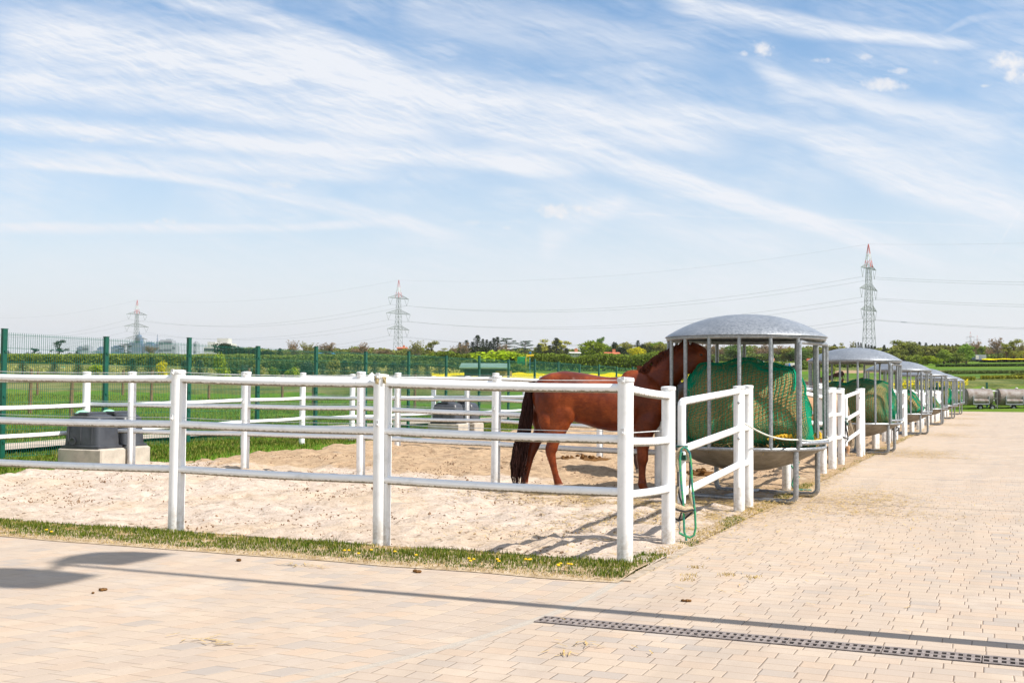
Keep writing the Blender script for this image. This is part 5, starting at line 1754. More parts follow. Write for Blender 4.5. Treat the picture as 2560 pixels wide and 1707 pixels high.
# ------------------------------------------------------------------ trees
def leaf_cloud(centres, n, size, seed, shell=.6, flat=1.0):
    """centres: list of (x,y,z, rx,ry,rz, weight). Returns verts, faces of small bent leaf clumps"""
    rng = np.random.RandomState(seed)
    w = np.array([c[6] for c in centres], float); w /= w.sum()
    idx = rng.choice(len(centres), n, p=w)
    C = np.array([c[:6] for c in centres], float)[idx]
    d = rng.normal(size=(n, 3)); d /= np.linalg.norm(d, axis=1)[:, None]
    rr = 1 - (1 - shell) * rng.random(n) ** 1.0
    rr *= rng.uniform(.82, 1.12, n)
    P = C[:, :3] + d * C[:, 3:6] * rr[:, None]
    nrm = d + rng.normal(size=(n, 3)) * .7
    nrm /= np.linalg.norm(nrm, axis=1)[:, None]
    a = np.cross(nrm, rng.normal(size=(n, 3))); a /= np.linalg.norm(a, axis=1)[:, None]
    b = np.cross(nrm, a)
    s = size * rng.uniform(.5, 1.25, n)[:, None]
    V = np.zeros((n, 4, 3))
    V[:, 0] = P - a * s; V[:, 1] = P - b * s * .6 * flat; V[:, 2] = P + a * s; V[:, 3] = P + b * s * .6 * flat
    return V.reshape(-1, 3), n
def quads_mesh(name, V, n, mat):
    me = bpy.data.meshes.new(name)
    me.vertices.add(n * 4); me.vertices.foreach_set('co', V.ravel())
    me.loops.add(n * 4); me.polygons.add(n)
    me.loops.foreach_set('vertex_index', np.arange(n * 4, dtype=np.int32))
    me.polygons.foreach_set('loop_start', np.arange(n, dtype=np.int32) * 4)
    me.update(calc_edges=True)
    me.materials.append(mat)
    return me
TREE = {}
def tree_template(kind, seed):
    """unit tree: height 1, crown about .8 wide (scaled per tree)"""
    rr = random.Random(seed)
    tr = MB(); V = None
    if kind == 'round':
        cs = []
        for i in range(11):
            a = rr.uniform(0, 6.28); d = rr.uniform(.05, .27); z = rr.uniform(.30, .80)
            d *= 1.15 - abs(z - .5)
            r = rr.uniform(.10, .20)
            cs.append((d * math.cos(a), d * math.sin(a), z, r, r, r * .85, r * r))
        cs.append((0, 0, .82, .13, .13, .15, .02)); cs.append((0, 0, .5, .28, .28, .30, .10))
        V, n = leaf_cloud(cs, 2600, .030, seed, .55)
        tr.tube([(0, 0, -.05), (.01, 0, .2), (0, .01, .5)], [.03, .024, .01], 8)
        for c in cs[:7]: tr.tube([(0, 0, .2), (c[0] * .5, c[1] * .5, c[2] * .8), c[:3]], [.014, .008, .003], 5)
    elif kind == 'loose':
        cs = []
        for i in range(16):
            a = rr.uniform(0, 6.28); z = rr.uniform(.25, .93); d = rr.uniform(.05, .33) * (1.1 - .6 * z)
            r = rr.uniform(.05, .12)
            cs.append((d * math.cos(a), d * math.sin(a), z, r * 1.2, r * 1.2, r, r * r))
        V, n = leaf_cloud(cs, 1700, .024, seed, .3)
        tr.tube([(0, 0, -.05), (.01, 0, .3), (0, .01, .75)], [.024, .018, .006], 7)
        for c in cs: tr.tube([(0, 0, c[2] * .5), (c[0] * .6, c[1] * .6, c[2] * .85), c[:3]], [.010, .006, .002], 4)
    elif kind == 'bare':
        pts = []
        tr.tube([(0, 0, -.05), (.01, 0, .25), (-.01, .01, .55), (0, 0, .8)], [.024, .018, .011, .003], 7)
        for i in range(34):
            a = rr.uniform(0, 6.28); z0 = rr.uniform(.15, .6); r1 = rr.uniform(.1, .33) * (1.2 - z0 * .4)
            z1 = min(1.0, z0 + rr.uniform(.2, .42))
            e = (r1 * math.cos(a), r1 * math.sin(a), z1)
            tr.tube([(0, 0, z0), (e[0] * .6, e[1] * .6, z0 + (z1 - z0) * .45), e], [.011, .008, .003], 4)
            for j in range(9):
                t = rr.uniform(.4, 1); q = (e[0] * t, e[1] * t, z0 + (z1 - z0) * t ** 1.1)
                b = rr.uniform(0, 6.28); l = rr.uniform(.04, .11)
                g = (q[0] + l * math.cos(b) * .7, q[1] + l * math.sin(b) * .7, q[2] + l * .8)
                tr.tube([q, g], [.003, .0012], 3, False)
                pts.append((g[0], g[1], g[2], .035, .035, .035, 1))
        V, n = leaf_cloud(pts, 2600, .017, seed, .1)
    elif kind == 'conifer':
        cs = []; V_all = []
        tr.tube([(0, 0, -.05), (0, 0, .98)], [.024, .004], 7)
        n = 0
        layers = 13
        for i in range(layers):
            z = .12 + .84 * i / (layers - 1)
            r = .27 * (1 - z) ** .85 + .02
            nb = 10 if z < .6 else 7
            for j in range(nb):
                a = 6.28 * j / nb + rr.uniform(-.3, .3); rj = r * rr.uniform(.7, 1.2)
                for q in range(3):
                    t = (q + 1) / 3
                    cs.append((rj * t * math.cos(a), rj * t * math.sin(a), z - .06 * t + .02, .035 + .03 * (1 - z), .035 + .03 * (1 - z), .018, 1))
        V, n = leaf_cloud(cs, 2200, .020, seed, .4, .8)
    elif kind == 'cedar':
        cs = []
        tr.tube([(0, 0, -.05), (.02, 0, .9)], [.03, .008], 7)
        for (z, r) in ((.35, .34), (.50, .38), (.64, .34), (.77, .36), (.88, .28), (.97, .16)):
            for j in range(8):
                a = rr.uniform(0, 6.28); d = r * rr.uniform(.3, 1)
                cs.append((d * math.cos(a), d * math.sin(a), z + rr.uniform(-.03, .03), .10, .10, .022, 1))
                tr.tube([(0, 0, z - .05), (d * math.cos(a), d * math.sin(a), z)], [.008, .003], 4)
        V, n = leaf_cloud(cs, 1800, .024, seed, .3, .7)
    elif kind == 'bush':
        cs = []
        for i in range(9):
            a = rr.uniform(0, 6.28); d = rr.uniform(.0, .33); z = rr.uniform(.2, .72)
            r = rr.uniform(.14, .26)
            cs.append((d * math.cos(a), d * math.sin(a), z, r, r, r, r * r))
        V, n = leaf_cloud(cs, 1500, .045, seed, .5)
        tr.tube([(0, 0, -.05), (.02, 0, .4)], [.03, .01], 6)
    mat = M_['conifer_foliage' if kind in ('conifer', 'cedar') else 'foliage']
    cm = quads_mesh(kind + '_crown', V, n, mat)
    tm = tr.mesh(kind + '_trunk', M_['bark_pale' if kind == 'bare' else 'bark'])
    return cm, tm
for kd in ('round', 'loose', 'bare', 'conifer', 'cedar', 'bush'):
    for sd in range(3): TREE[(kd, sd)] = tree_template(kd, 11 * sd + len(kd))
GREEN = (.19, .26, .035); YEL = (.42, .40, .06); OLIVE = (.28, .27, .055); DARK = (.034, .050, .020); BLUEG = (.085, .13, .085); BROWN = (.30, .20, .12); BRIGHT = (.27, .34, .02); GOLD = (.62, .56, .02)
tree_i = 0
def tree(px, top, wpx, kind, colr, D, desc, name=None, wz=1.0):
    """px, top photo pixels; wpx crown width in photo pixels; D distance"""
    global tree_i
    tree_i += 1
    q = PD(px, top, D); z0 = gz(q.x, q.y) - .1
    H = max(q.z - z0, .5) * {'round': 1.08, 'loose': 1.06, 'bush': 1.1}.get(kind, 1.02)
    w = wpx * (1.3 if kind in ('round', 'loose', 'bare') else 1.1) * D / F / {'conifer': .31, 'cedar': .55, 'bare': .62, 'round': .60, 'loose': .58, 'bush': .72}[kind]
    t = thing(name or {'conifer': 'conifer', 'cedar': 'cedar_tree', 'bush': 'bush', 'bare': 'bare_tree'}.get(kind, 'tree'), desc, 'bush' if kind == 'bush' else 'tree', (q.x, q.y, z0), (tree_i * 1.7) % 6.28,
              {'conifer': 'conifers in the distance', 'bush': 'bushes in the meadow', 'bare': 'trees in early leaf'}.get(kind, 'leafy trees in the distance'))
    cm, tm = TREE[(kind, tree_i % 3)]
    c = bpy.data.objects.new('crown', cm); COL.objects.link(c); c.parent = t; c.scale = (w, w, H)
    k = 1 + .12 * math.sin(tree_i * 2.3)
    c.color = (colr[0] * k, colr[1] * k, colr[2] * k, 1)
    if kind != 'bush' :
        s = bpy.data.objects.new('trunk', tm); COL.objects.link(s); s.parent = t; s.scale = (w, w, H)
    return t
TL = []
def z1(x, y): return x / 3.672, 800 + y / 3.672
def z2(x, y): return 600 + x / 3.672, 800 + y / 3.672
def z3(x, y): return 1200 + x / 3.672, 780 + y / 3.672
def z4(x, y): return 1640 + x / 5.107, 760 + y / 5.107
def z5(x, y): return 2000 + x / 4.2, 760 + y / 4.2
def z6(x, y): return 1100 + x / 3.92, 830 + y / 3.92
def T(zf, x, y, w, kind, c, D, d): TL.append((*zf(x, y), w, kind, c, D, d))
T(z1, 75, 283, 12, 'conifer', DARK, 330, 'small dark conifer poking over the hedge at the far left')
T(z1, 320, 255, 26, 'loose', DARK, 330, 'dark bushy tree behind the mesh fence left of the loose pine')
T(z1, 545, 188, 30, 'loose', DARK, 330, 'loose dark pine behind the hedge, left of the city towers')
T(z1, 640, 300, 20, 'conifer', DARK, 330, 'low dark conifer right of the loose pine')
T(z1, 705, 285, 13, 'conifer', DARK, 330, 'narrow dark conifer just left of the pale towers')
T(z1, 1145, 222, 28, 'cedar', DARK, 330, 'layered dark conifer left of the tallest blue tower')
T(z1, 1390, 240, 30, 'bare', BROWN, 340, 'thin brown tree in front of the right hand towers')
T(z1, 2062, 212, 44, 'round', DARK, 300, 'round dark tree in front of the roofed apartment block')
T(z1, 2200, 252, 44, 'round', DARK, 300, 'dark tree right of the apartment block')
T(z1, 2330, 262, 26, 'conifer', DARK, 300, 'dark conifer at the right of the dark group by the apartment block')
T(z2, 130, 255, 30, 'conifer', DARK, 300, 'small dark conifer left of the fourth green fence post')
T(z2, 250, 280, 34, 'round', DARK, 300, 'dark tree behind the fourth green fence post')
T(z2, 365, 258, 22, 'conifer', DARK, 300, 'pointed dark conifer left of the first brown birch')
T(z2, 495, 190, 28, 'bare', BROWN, 280, 'reddish brown birch behind the mesh fence, left of the pale birch')
T(z2, 622, 200, 32, 'bare', OLIVE, 280, 'pale olive birch between two brown birches')
T(z2, 800, 208, 42, 'bare', BROWN, 280, 'brown birch above the blue and white roof')
T(z2, 1130, 210, 34, 'bare', BROWN, 300, 'brown tree rising above the lower mesh fence post')
T(z2, 1060, 255, 26, 'bare', BROWN, 300, 'low brown tree left of the taller brown one')
T(z2, 1320, 265, 42, 'bare', BROWN, 300, 'low brown tree just left of the middle pylon')
T(z2, 1610, 192, 40, 'bare', OLIVE, 300, 'pale olive tree right of the middle pylon')
T(z2, 1760, 200, 40, 'loose', OLIVE, 300, 'taller olive tree right of the middle pylon')
T(z2, 1860, 255, 44, 'loose', OLIVE, 300, 'olive tree at the left foot of the tall dark conifers')
T(z2, 1960, 240, 20, 'bare', BROWN, 290, 'thin pale tree left of the dark conifers')
for i, (x, y, w) in enumerate(((195, 100, 18), (262, 78, 24), (318, 95, 20), (368, 30, 30), (420, 66, 18), (458, 72, 20), (492, 88, 18), (525, 56, 22), (562, 46, 26))):
    T(z6, x, y, w, 'conifer', DARK, 330, 'tall dark conifer of the spruce group left of the horse, %s from the left' % ORD[i])
T(z6, 650, 64, 36, 'cedar', (0.053, 0.083, 0.053), 330, 'spreading dark cedar at the right end of the spruce group')
T(z6, 240, 105, 26, 'bare', BROWN, 300, 'bare pale tree in front of the spruce group')
T(z6, 610, 125, 44, 'bare', BROWN, 300, 'brown leafless shrub under the cedar')
T(z6, 835, 90, 40, 'cedar', (0.060, 0.098, 0.068), 320, 'separate flat layered cedar between two gaps')
T(z6, 1040, 66, 60, 'loose', YEL, 340, 'pale yellow willow behind the dark conifers, left half')
T(z6, 1190, 62, 44, 'loose', YEL, 345, 'pale yellow willow behind the dark conifers, right half')
T(z6, 968, 118, 22, 'conifer', DARK, 320, 'dark conifer in front of the pale willow at its left')
T(z6, 1075, 128, 20, 'conifer', DARK, 320, 'small dark conifer in the middle of the willow')
T(z6, 1140, 55, 32, 'conifer', DARK, 320, 'tallest dark conifer in front of the pale willow')
T(z6, 1240, 160, 24, 'conifer', DARK, 320, 'low dark conifer left of the white house')
T(z6, 1470, 88, 54, 'round', BRIGHT, 300, 'bright yellow green round tree right of the white house')
T(z6, 1560, 40, 36, 'loose', (0.142, 0.225, 0.050), 330, 'tall loose green tree behind the bright round tree')
T(z6, 1620, 120, 34, 'round', GREEN, 330, 'green tree left of the red roof')
T(z6, 1712, 98, 22, 'round', DARK, 330, 'dark round tree above the red roof')
T(z6, 1775, 150, 30, 'round', DARK, 310, 'dark tree just right of the red roof')
T(z6, 1820, 102, 40, 'round', OLIVE, 330, 'olive tree behind the dark tree by the red roof')
T(z6, 1940, 148, 34, 'round', GOLD, 290, 'small round golden yellow tree')
T(z6, 1940, 80, 22, 'conifer', DARK, 330, 'dark conifer behind the golden tree')
T(z6, 1980, 118, 20, 'round', DARK, 330, 'small dark tree right of the golden tree')
T(z6, 2050, 100, 36, 'round', OLIVE, 330, 'olive green tree left of the nearest feeder roof')
T(z6, 2150, 98, 46, 'round', GREEN, 330, 'broad green tree behind the rim of the nearest feeder roof')
T(z4, 60, 500, 36, 'round', OLIVE, 300, 'olive tree seen between the first feeder bars')
T(z4, 690, 490, 34, 'bare', BROWN, 300, 'brown thicket tree seen above the horse head')
T(z4, 800, 540, 34, 'bare', BROWN, 300, 'brown tree between the bars left of the green tree')
T(z4, 1030, 510, 50, 'round', (0.142, 0.225, 0.050), 290, 'large green tree seen through the middle of the nearest feeder')
T(z4, 1330, 560, 30, 'bare', BROWN, 300, 'brown tree between the bars right of the green tree')
T(z4, 1400, 495, 34, 'bare', BROWN, 310, 'taller bare tree in the nearest feeder, right of centre')
T(z4, 1470, 550, 8, 'conifer', DARK, 310, 'small dark conifer beside the red and white mast')
T(z4, 1590, 530, 40, 'bare', BROWN, 300, 'brown tree behind the filling gate of the nearest feeder')
T(z4, 1720, 560, 44, 'round', OLIVE, 290, 'olive tree seen through the filling gate of the nearest feeder')
T(z4, 1850, 560, 50, 'round', (0.121, 0.188, 0.042), 285, 'green tree between the last two bars of the nearest feeder')
T(z4, 1990, 560, 30, 'bare', OLIVE, 290, 'thin olive tree right of the nearest feeder')
T(z4, 2240, 535, 50, 'round', OLIVE, 290, 'olive tree above the left side of the second feeder roof')
T(z5, 360, 425, 14, 'round', DARK, 320, 'tiny dark tree left of the olive crowns above the second roof')
T(z5, 475, 405, 26, 'loose', OLIVE, 320, 'olive tree above the top of the second feeder roof')
T(z5, 545, 398, 20, 'bare', OLIVE, 320, 'pale thin tree beside the right pylon')
for i, (x, y, w) in enumerate(((585, 405, 9), (612, 398, 10), (640, 405, 12), (690, 415, 10), (720, 425, 12), (750, 430, 16), (785, 440, 14))):
    T(z5, x, y, w, 'conifer', DARK, 340, 'small dark conifer at the foot of the right pylon, %s from the left' % ORD[i])
T(z5, 885, 428, 15, 'conifer', DARK, 320, 'pointed dark conifer left of the big olive tree')
T(z5, 905, 470, 20, 'round', DARK, 320, 'low dark shrubby tree at the left of the big olive tree')
T(z5, 1070, 388, 60, 'loose', (0.223, 0.244, 0.050), 250, 'big olive tree above the third feeder, left crown')
T(z5, 1170, 395, 50, 'round', (0.203, 0.225, 0.050), 250, 'big olive tree above the third feeder, right crown')
T(z5, 1000, 470, 40, 'round', (0.203, 0.225, 0.050), 245, 'lower olive tree at the left of the big olive pair')
T(z5, 1255, 395, 16, 'conifer', DARK, 270, 'dark conifer left of the row of small spruces')
T(z5, 1320, 405, 16, 'conifer', DARK, 270, 'dark conifer second in the spruce row on the right')
for i, (x, y, w) in enumerate(((1390, 418, 11), (1435, 418, 10), (1470, 410, 10), (1520, 415, 12), (1560, 420, 14), (1600, 425, 12), (1640, 415, 12), (1670, 430, 12))):
    T(z5, x, y, w, 'conifer', DARK, 265, 'narrow dark spruce of the row right of the big olive tree, %s from the left' % ORD[i])
T(z5, 1225, 520, 34, 'bush', (0.243, 0.300, 0.050), 235, 'green bush under the big olive tree, leftmost of the bright bushes')
T(z5, 1330, 535, 36, 'bush', BRIGHT, 232, 'bright green bush second in the row under the spruces')
T(z5, 1430, 560, 30, 'bush', BRIGHT, 230, 'bright green bush third in the row under the spruces')
T(z5, 1510, 478, 34, 'round', (0.243, 0.319, 0.050), 235, 'taller rounded green tree in front of the spruce row')
T(z5, 1640, 510, 34, 'round', (0.223, 0.281, 0.050), 235, 'rounded green tree left of the tall oval tree')
T(z5, 1742, 420, 36, 'round', (0.182, 0.281, 0.042), 240, 'tall oval green tree right of the spruce row')
T(z5, 1830, 395, 34, 'bare', BROWN, 320, 'bare tree below the two small distant pylons')
T(z5, 1905, 442, 16, 'round', GREEN, 310, 'small upright green tree left of the tall bare tree')
T(z5, 1990, 450, 30, 'bare', BROWN, 310, 'low bare tree left of the tallest bare tree')
T(z5, 2070, 358, 32, 'bare', BROWN, 300, 'tallest bare tree on the right')
T(z5, 2165, 400, 34, 'loose', (0.223, 0.244, 0.050), 290, 'olive tree right of the bare tree, left crown')
T(z5, 2245, 380, 44, 'loose', (0.223, 0.244, 0.050), 290, 'broad olive tree beside the right edge')
T(z5, 2350, 410, 22, 'bare', OLIVE, 290, 'thin tree cut by the right edge')
for (x, y, w, kind, c, D, d) in TL: tree(x, y, w, kind, c, D, d)
# bushes and young spruces in the near meadow
BL = [(z1, 210, 365, 26, 'conifer', BLUEG, 105, 'young spruce in the meadow at the far left'), (z1, 500, 380, 26, 'conifer', BLUEG, 110, 'young spruce in the meadow behind the loose pine'), (z1, 720, 372, 26, 'conifer', (0.075, 0.120, 0.060), 105, 'young spruce in the meadow above the first white post'),
      (z1, 870, 400, 36, 'bush', BRIGHT, 104, 'yellow green bush between two young spruces'), (z1, 1215, 350, 34, 'conifer', (0.045, 0.090, 0.053), 102, 'dark young spruce below the tallest tower'), (z1, 1390, 340, 34, 'conifer', (0.045, 0.090, 0.053), 108, 'dark young spruce right of the tallest tower'),
      (z1, 1485, 365, 26, 'bush', GOLD, 100, 'bright yellow bush left of the third green fence post'), (z1, 1700, 370, 30, 'conifer', BLUEG, 106, 'bluish young spruce behind the third green fence post'), (z1, 1835, 365, 34, 'conifer', BLUEG, 106, 'bluish young spruce right of the third green fence post'),
      (z1, 2035, 295, 36, 'bush', BRIGHT, 100, 'tall bright green bush in front of the apartment block'), (z1, 2150, 360, 30, 'bush', (0.101, 0.150, 0.050), 104, 'dark bush right of the tall bright bush'), (z1, 2260, 400, 24, 'bush', BLUEG, 104, 'small bluish bush near the dark conifers'),
      (z2, 60, 400, 26, 'bush', BLUEG, 104, 'bluish bush left of the fourth green fence post'), (z2, 420, 360, 40, 'bush', (0.101, 0.160, 0.050), 100, 'dark green bush between fourth and fifth green posts'), (z2, 500, 420, 34, 'bush', BRIGHT, 96, 'low bright bush between fourth and fifth green posts'), (z2, 300, 420, 30, 'bush', GREEN, 98, 'low green bush right of the fourth green fence post'),
      (z2, 640, 370, 44, 'bush', BLUEG, 104, 'wide bluish spruce bush left of the fifth green post'), (z2, 760, 400, 20, 'conifer', BLUEG, 104, 'small bluish spruce right of the fifth green post'), (z2, 850, 350, 34, 'bush', OLIVE, 120, 'olive bush right of the fifth green post'), (z2, 960, 370, 30, 'conifer', (0.053, 0.090, 0.060), 104, 'dark young spruce left of the sixth green post'),
      (z2, 1080, 370, 44, 'conifer', BLUEG, 104, 'silvery young spruce beside the sixth green post'), (z2, 1235, 370, 22, 'conifer', BLUEG, 110, 'narrow young spruce right of the sixth green post'), (z2, 1410, 385, 40, 'conifer', BLUEG, 108, 'silvery young spruce left of the seventh green post'), (z2, 1500, 370, 34, 'conifer', BLUEG, 106, 'silvery young spruce touching the seventh green post'),
      (z2, 1615, 390, 20, 'conifer', BLUEG, 110, 'small silvery spruce right of the seventh green post'), (z2, 1720, 410, 20, 'conifer', BLUEG, 112, 'second small silvery spruce right of the seventh green post'), (z2, 1835, 385, 28, 'conifer', BLUEG, 112, 'silvery spruce left of the eighth green post'), (z1, 2380, 390, 26, 'bush', OLIVE, 100, 'olive bush left edge of the silvery spruces'),
      (z6, 560, 170, 110, 'bush', (0.344, 0.450, 0.024), 165, 'wide bright green shrub in front of the dark conifers'), (z6, 720, 180, 60, 'bush', (0.324, 0.413, 0.033), 165, 'bright green shrub below the separate cedar'),
      (z6, 770, 300, 50, 'bush', GREEN, 128, 'green bush beside the green container'), (z6, 590, 290, 60, 'bush', (0.101, 0.160, 0.050), 140, 'dark bush above the green shed roof'), (z6, 130, 250, 70, 'bush', (0.121, 0.169, 0.050), 135, 'dark bush left of the green shed'),
      (z5, 340, 640, 16, 'bush', (0.284, 0.300, 0.066), 150, 'yellow green shrub seen inside the second feeder'), (z5, 60, 640, 30, 'bush', (0.142, 0.206, 0.033), 170, 'dark green shrub behind the second feeder bars'), (z5, 180, 650, 30, 'bush', (0.162, 0.225, 0.050), 170, 'green shrub behind the second feeder'),
      (z5, 2290, 735, 40, 'bush', (0.162, 0.188, 0.042), 128, 'low olive bush at the right beyond the tanks')]
for (zf, x, y, w, kind, c, D, d) in BL: tree(*zf(x, y), w, kind, c, D, d)

# hedges: long masses of leaf clumps
def hedge(name, label, t0, t1, D, ytop, n, colr, size, depth=4, seed=1, wave=.25, D2=None):
    rng = np.random.RandomState(seed)
    P = []
    for i in range(n):
        a = rng.rand(); px = t0 + (t1 - t0) * a
        DD = D + ((D2 or D) - D) * a + rng.uniform(-depth / 2, depth / 2)
        yt = ytop if not callable(ytop) else ytop(a)
        q = PD(px, yt, DD); z0 = gz(q.x, q.y)
        H = max(.4, (q.z - z0) * (1 + wave * noise.noise(Vector((q.x * .16, seed, 0))) + wave * .6 * noise.noise(Vector((q.x * .6, seed, 0))) + wave * .3 * noise.noise(Vector((q.x * 2.1, seed, 0)))))
        h = H * rng.rand() ** .55
        P.append((q.x, q.y, z0 + h))
    P = np.array(P)
    d = rng.normal(size=(n, 3)); d[:, 2] = np.abs(d[:, 2]); d[:, 1] -= .4; d /= np.linalg.norm(d, axis=1)[:, None]
    a = np.cross(d, rng.normal(size=(n, 3))); a /= np.linalg.norm(a, axis=1)[:, None]; b = np.cross(d, a)
    s = size * rng.uniform(.5, 1.3, n)[:, None]
    V = np.zeros((n, 4, 3)); V[:, 0] = P - a * s; V[:, 1] = P - b * s * .7; V[:, 2] = P + a * s; V[:, 3] = P + b * s * .7
    me = quads_mesh(name, V.reshape(-1, 3), n, M_['foliage'])
    o = bpy.data.objects.new(name, me); COL.objects.link(o)
    o.color = (*colr, 1)
    return tag(o, label, 'hedge', None, 'stuff')
hedge('hedge', 'long green hedge behind the meadow', -120, 560, 170, 886, 30400, (0.255, 0.300, 0.045), 0.17, 5, 1, .15)
hedge('hedge', 'middle part of the long hedge', 500, 1180, 172, 887, 26600, (0.195, 0.247, 0.053), 0.17, 5, 2, .2)
hedge('hedge', 'bright hedge behind the rapeseed field', 1050, 1760, 168, 886, 28500, (.16, .21, .03), 0.17, 5, 3, .3)
hedge('thicket', 'scrubby thicket behind the silvery spruces', 520, 1180, 150, 902, 17100, (0.120, 0.165, 0.045), 0.16, 6, 4, .4)
hedge('thicket', 'green thicket behind the feeders', 1600, 2160, 200, 905, 22800, (0.165, 0.225, 0.045), 0.23, 8, 5, .4)
hedge('thicket', 'dark thicket under the far trees', 1500, 2700, 300, 886, 26600, (0.135, 0.180, 0.045), 0.32, 10, 6, .3)
hedge('hedge', 'low dark hedge across the fields on the right', 2340, 2700, 205, 920, 13300, (0.060, 0.098, 0.022), 0.16, 4, 7, .1)
hedge('thicket', 'dark scrub in the fields at the right', 2200, 2700, 140, 939, 13300, (0.105, 0.135, 0.038), 0.13, 5, 8, .3)
hedge('thicket', 'yellow green bushes beyond the tanks', 2452, 2700, 112, 949, 13300, (0.255, 0.255, 0.030), 0.09, 3, 9, .25)
hedge('thicket', 'yellow green bushes beyond the last feeder', 2300, 2438, 108, 948, 6650, (0.225, 0.240, 0.030), 0.09, 3, 10, .3)
hedge('thicket', 'weeds under the tanks', 2380, 2640, 89.5, 1013, 4750, (0.090, 0.180, 0.030), 0.04, 1.2, 11, .6)
hedge('thicket', 'scrub before the hedge on the left', -100, 1150, 125, 921, 13300, (0.360, 0.345, 0.120), 0.09, 22, 12, .5)

# ------------------------------------------------------------------ pylons and cables
def lattice(mb, p, q, r, n=4): mb.tube([p, q], r, n, False)
def make_pylon(Ht=54.0):
    """unit in metres; returns meshes by part"""
    parts = {}
    th = .13
    zs = [0, 5, 10, 14.5, 18.5, 22, 25.5, 29, 32.5, 36, 39.5, 43, 45.6]
    def half(z): return 2.9 - (2.9 - .95) * min(z / 45.6, 1) ** .8
    mb = MB()
    for z0, z1_ in zip(zs, zs[1:]):
        a, b = half(z0), half(z1_)
        for sx, sy in ((-1, -1), (1, -1), (1, 1), (-1, 1)): lattice(mb, (sx * a, sy * a, z0), (sx * b, sy * b, z1_), th)
        for k in range(4):
            c = [(-1, -1), (1, -1), (1, 1), (-1, 1)]; s, e = c[k], c[(k + 1) % 4]
            lattice(mb, (s[0] * a, s[1] * a, z0), (e[0] * b, e[1] * b, z1_), th * .5); lattice(mb, (e[0] * a, e[1] * a, z0), (s[0] * b, s[1] * b, z1_), th * .5)
            lattice(mb, (s[0] * b, s[1] * b, z1_), (e[0] * b, e[1] * b, z1_), th * .5)
    parts['mast'] = (mb, 'pylon_steel')
    arms = []
    for z, w in ((45.0, 10.2), (34.6, 11.8), (24.0, 10.8)):
        mb = MB(); hm = half(z)
        for sg in (-1, 1):
            tip = (sg * w, 0, z)
            for sy in (-1, 1):
                lattice(mb, (0, sy * hm, z), tip, th * .8); lattice(mb, (0, sy * hm, z + 2.9), tip, th * .7)
                for t in (.25, .45, .65, .82):
                    x = sg * w * t; lattice(mb, (x, sy * hm * (1 - t), z), (x, sy * hm * (1 - t), z + 2.9 * (1 - t)), th * .45)
                    lattice(mb, (x, sy * hm * (1 - t), z), (sg * w * (t - .18), sy * hm * (1.18 - t), z + 2.9 * (1.18 - t)), th * .45)
        arms.append((mb, z, w))
    for i, (mb, z, w) in enumerate(arms): parts['crossarm%d' % i] = (mb, 'pylon_steel')
    ins = []
    for z, w in ((45.0, 10.2), (34.6, 11.8), (24.0, 10.8)):
        for sg in (-1, 1):
            mb = MB(); c = (sg * (w - 2.2), 0, z - 4.4)
            lattice(mb, (sg * w, 0, z), c, .09, 5); lattice(mb, (sg * (w - 4.4), 0, z), c, .09, 5); mb.ellipsoid(c, (.2, .2, .3), 6, 4)
            ins.append(mb)
    parts['insulators'] = (ins, 'insulator')
    tops = []
    for (za, zb, mt) in ((45.6, 49.3, 'pylon_red'), (49.3, 52.6, 'pylon_white'), (52.6, 57.5, 'pylon_red')):
        mb = MB(); ha, hb = 1.6 * (58 - za) / 12.4, 1.6 * (58 - zb) / 12.4
        for sx, sy in ((-1, -1), (1, -1), (1, 1), (-1, 1)): lattice(mb, (sx * ha, sy * ha, za), (sx * hb, sy * hb, zb), th * 1.1)
        for k in range(4):
            c = [(-1, -1), (1, -1), (1, 1), (-1, 1)]; s, e = c[k], c[(k + 1) % 4]
            lattice(mb, (s[0] * ha, s[1] * ha, za), (e[0] * hb, e[1] * hb, zb), th * .7)
        tops.append((mb, mt))
    return parts, ins, tops
def pylon_obj(label, p, rz, sc=1.0):
    parts, ins, tops = make_pylon()
    t = thing('pylon', label, 'pylon', tuple(p), rz, 'electricity pylons')
    for nm, v in parts.items():
        if nm == 'insulators': continue
        build('crossarm' if nm.startswith('cross') else nm, v[0], M_[v[1]], t, smooth=False)
    for mb in ins: build('insulator', mb, M_['insulator'], t, smooth=False)
    for mb, mt in tops: build('mast_top', mb, M_[mt], t, smooth=False, label='red painted top section' if mt == 'pylon_red' else 'white painted top section')
    return t
def pyl_pos(px, top, D):
    q = PD(px, top, D)
    return Vector((q.x, q.y, q.z - 57.5))
PY = [pyl_pos(2171, 610, 575), pyl_pos(997, 700, 775), pyl_pos(343, 750, 985)]
dirp = (PY[1] - PY[0]); dirp.z = 0
nxt = PY[0] - (PY[1] - PY[0]); nxt.z = PY[0].z
prv = PY[2] + (PY[2] - PY[1]); prv.z = PY[2].z - 2
yaw_p = math.atan2(dirp.y, dirp.x) - math.pi / 2
p0_ = pylon_obj('large lattice pylon with red and white tip above the second feeder roof', PY[0], yaw_p - rad(0))
lab = ['lattice pylon with red and white tip in the middle of the picture', 'most distant of the three big lattice pylons, in front of the city at the left']
for P_, l_ in zip(PY[1:], lab):
    c = copy_tree(p0_); c.location = P_; c['label'] = l_
for (px, top, D, l_) in ((2426, 829, 2500, 'tiny distant pylon above the bare tree at the right'), (2443, 838, 2900, 'tiniest pylon just right of the other tiny one')):
    c = copy_tree(p0_); q = PD(px, top, D); c.location = (q.x, q.y, q.z - 57.5); c['label'] = l_; c.rotation_euler = (0, 0, 0)
line = [prv, PY[2], PY[1], PY[0], nxt]
ux = Vector((math.cos(yaw_p), math.sin(yaw_p), 0))
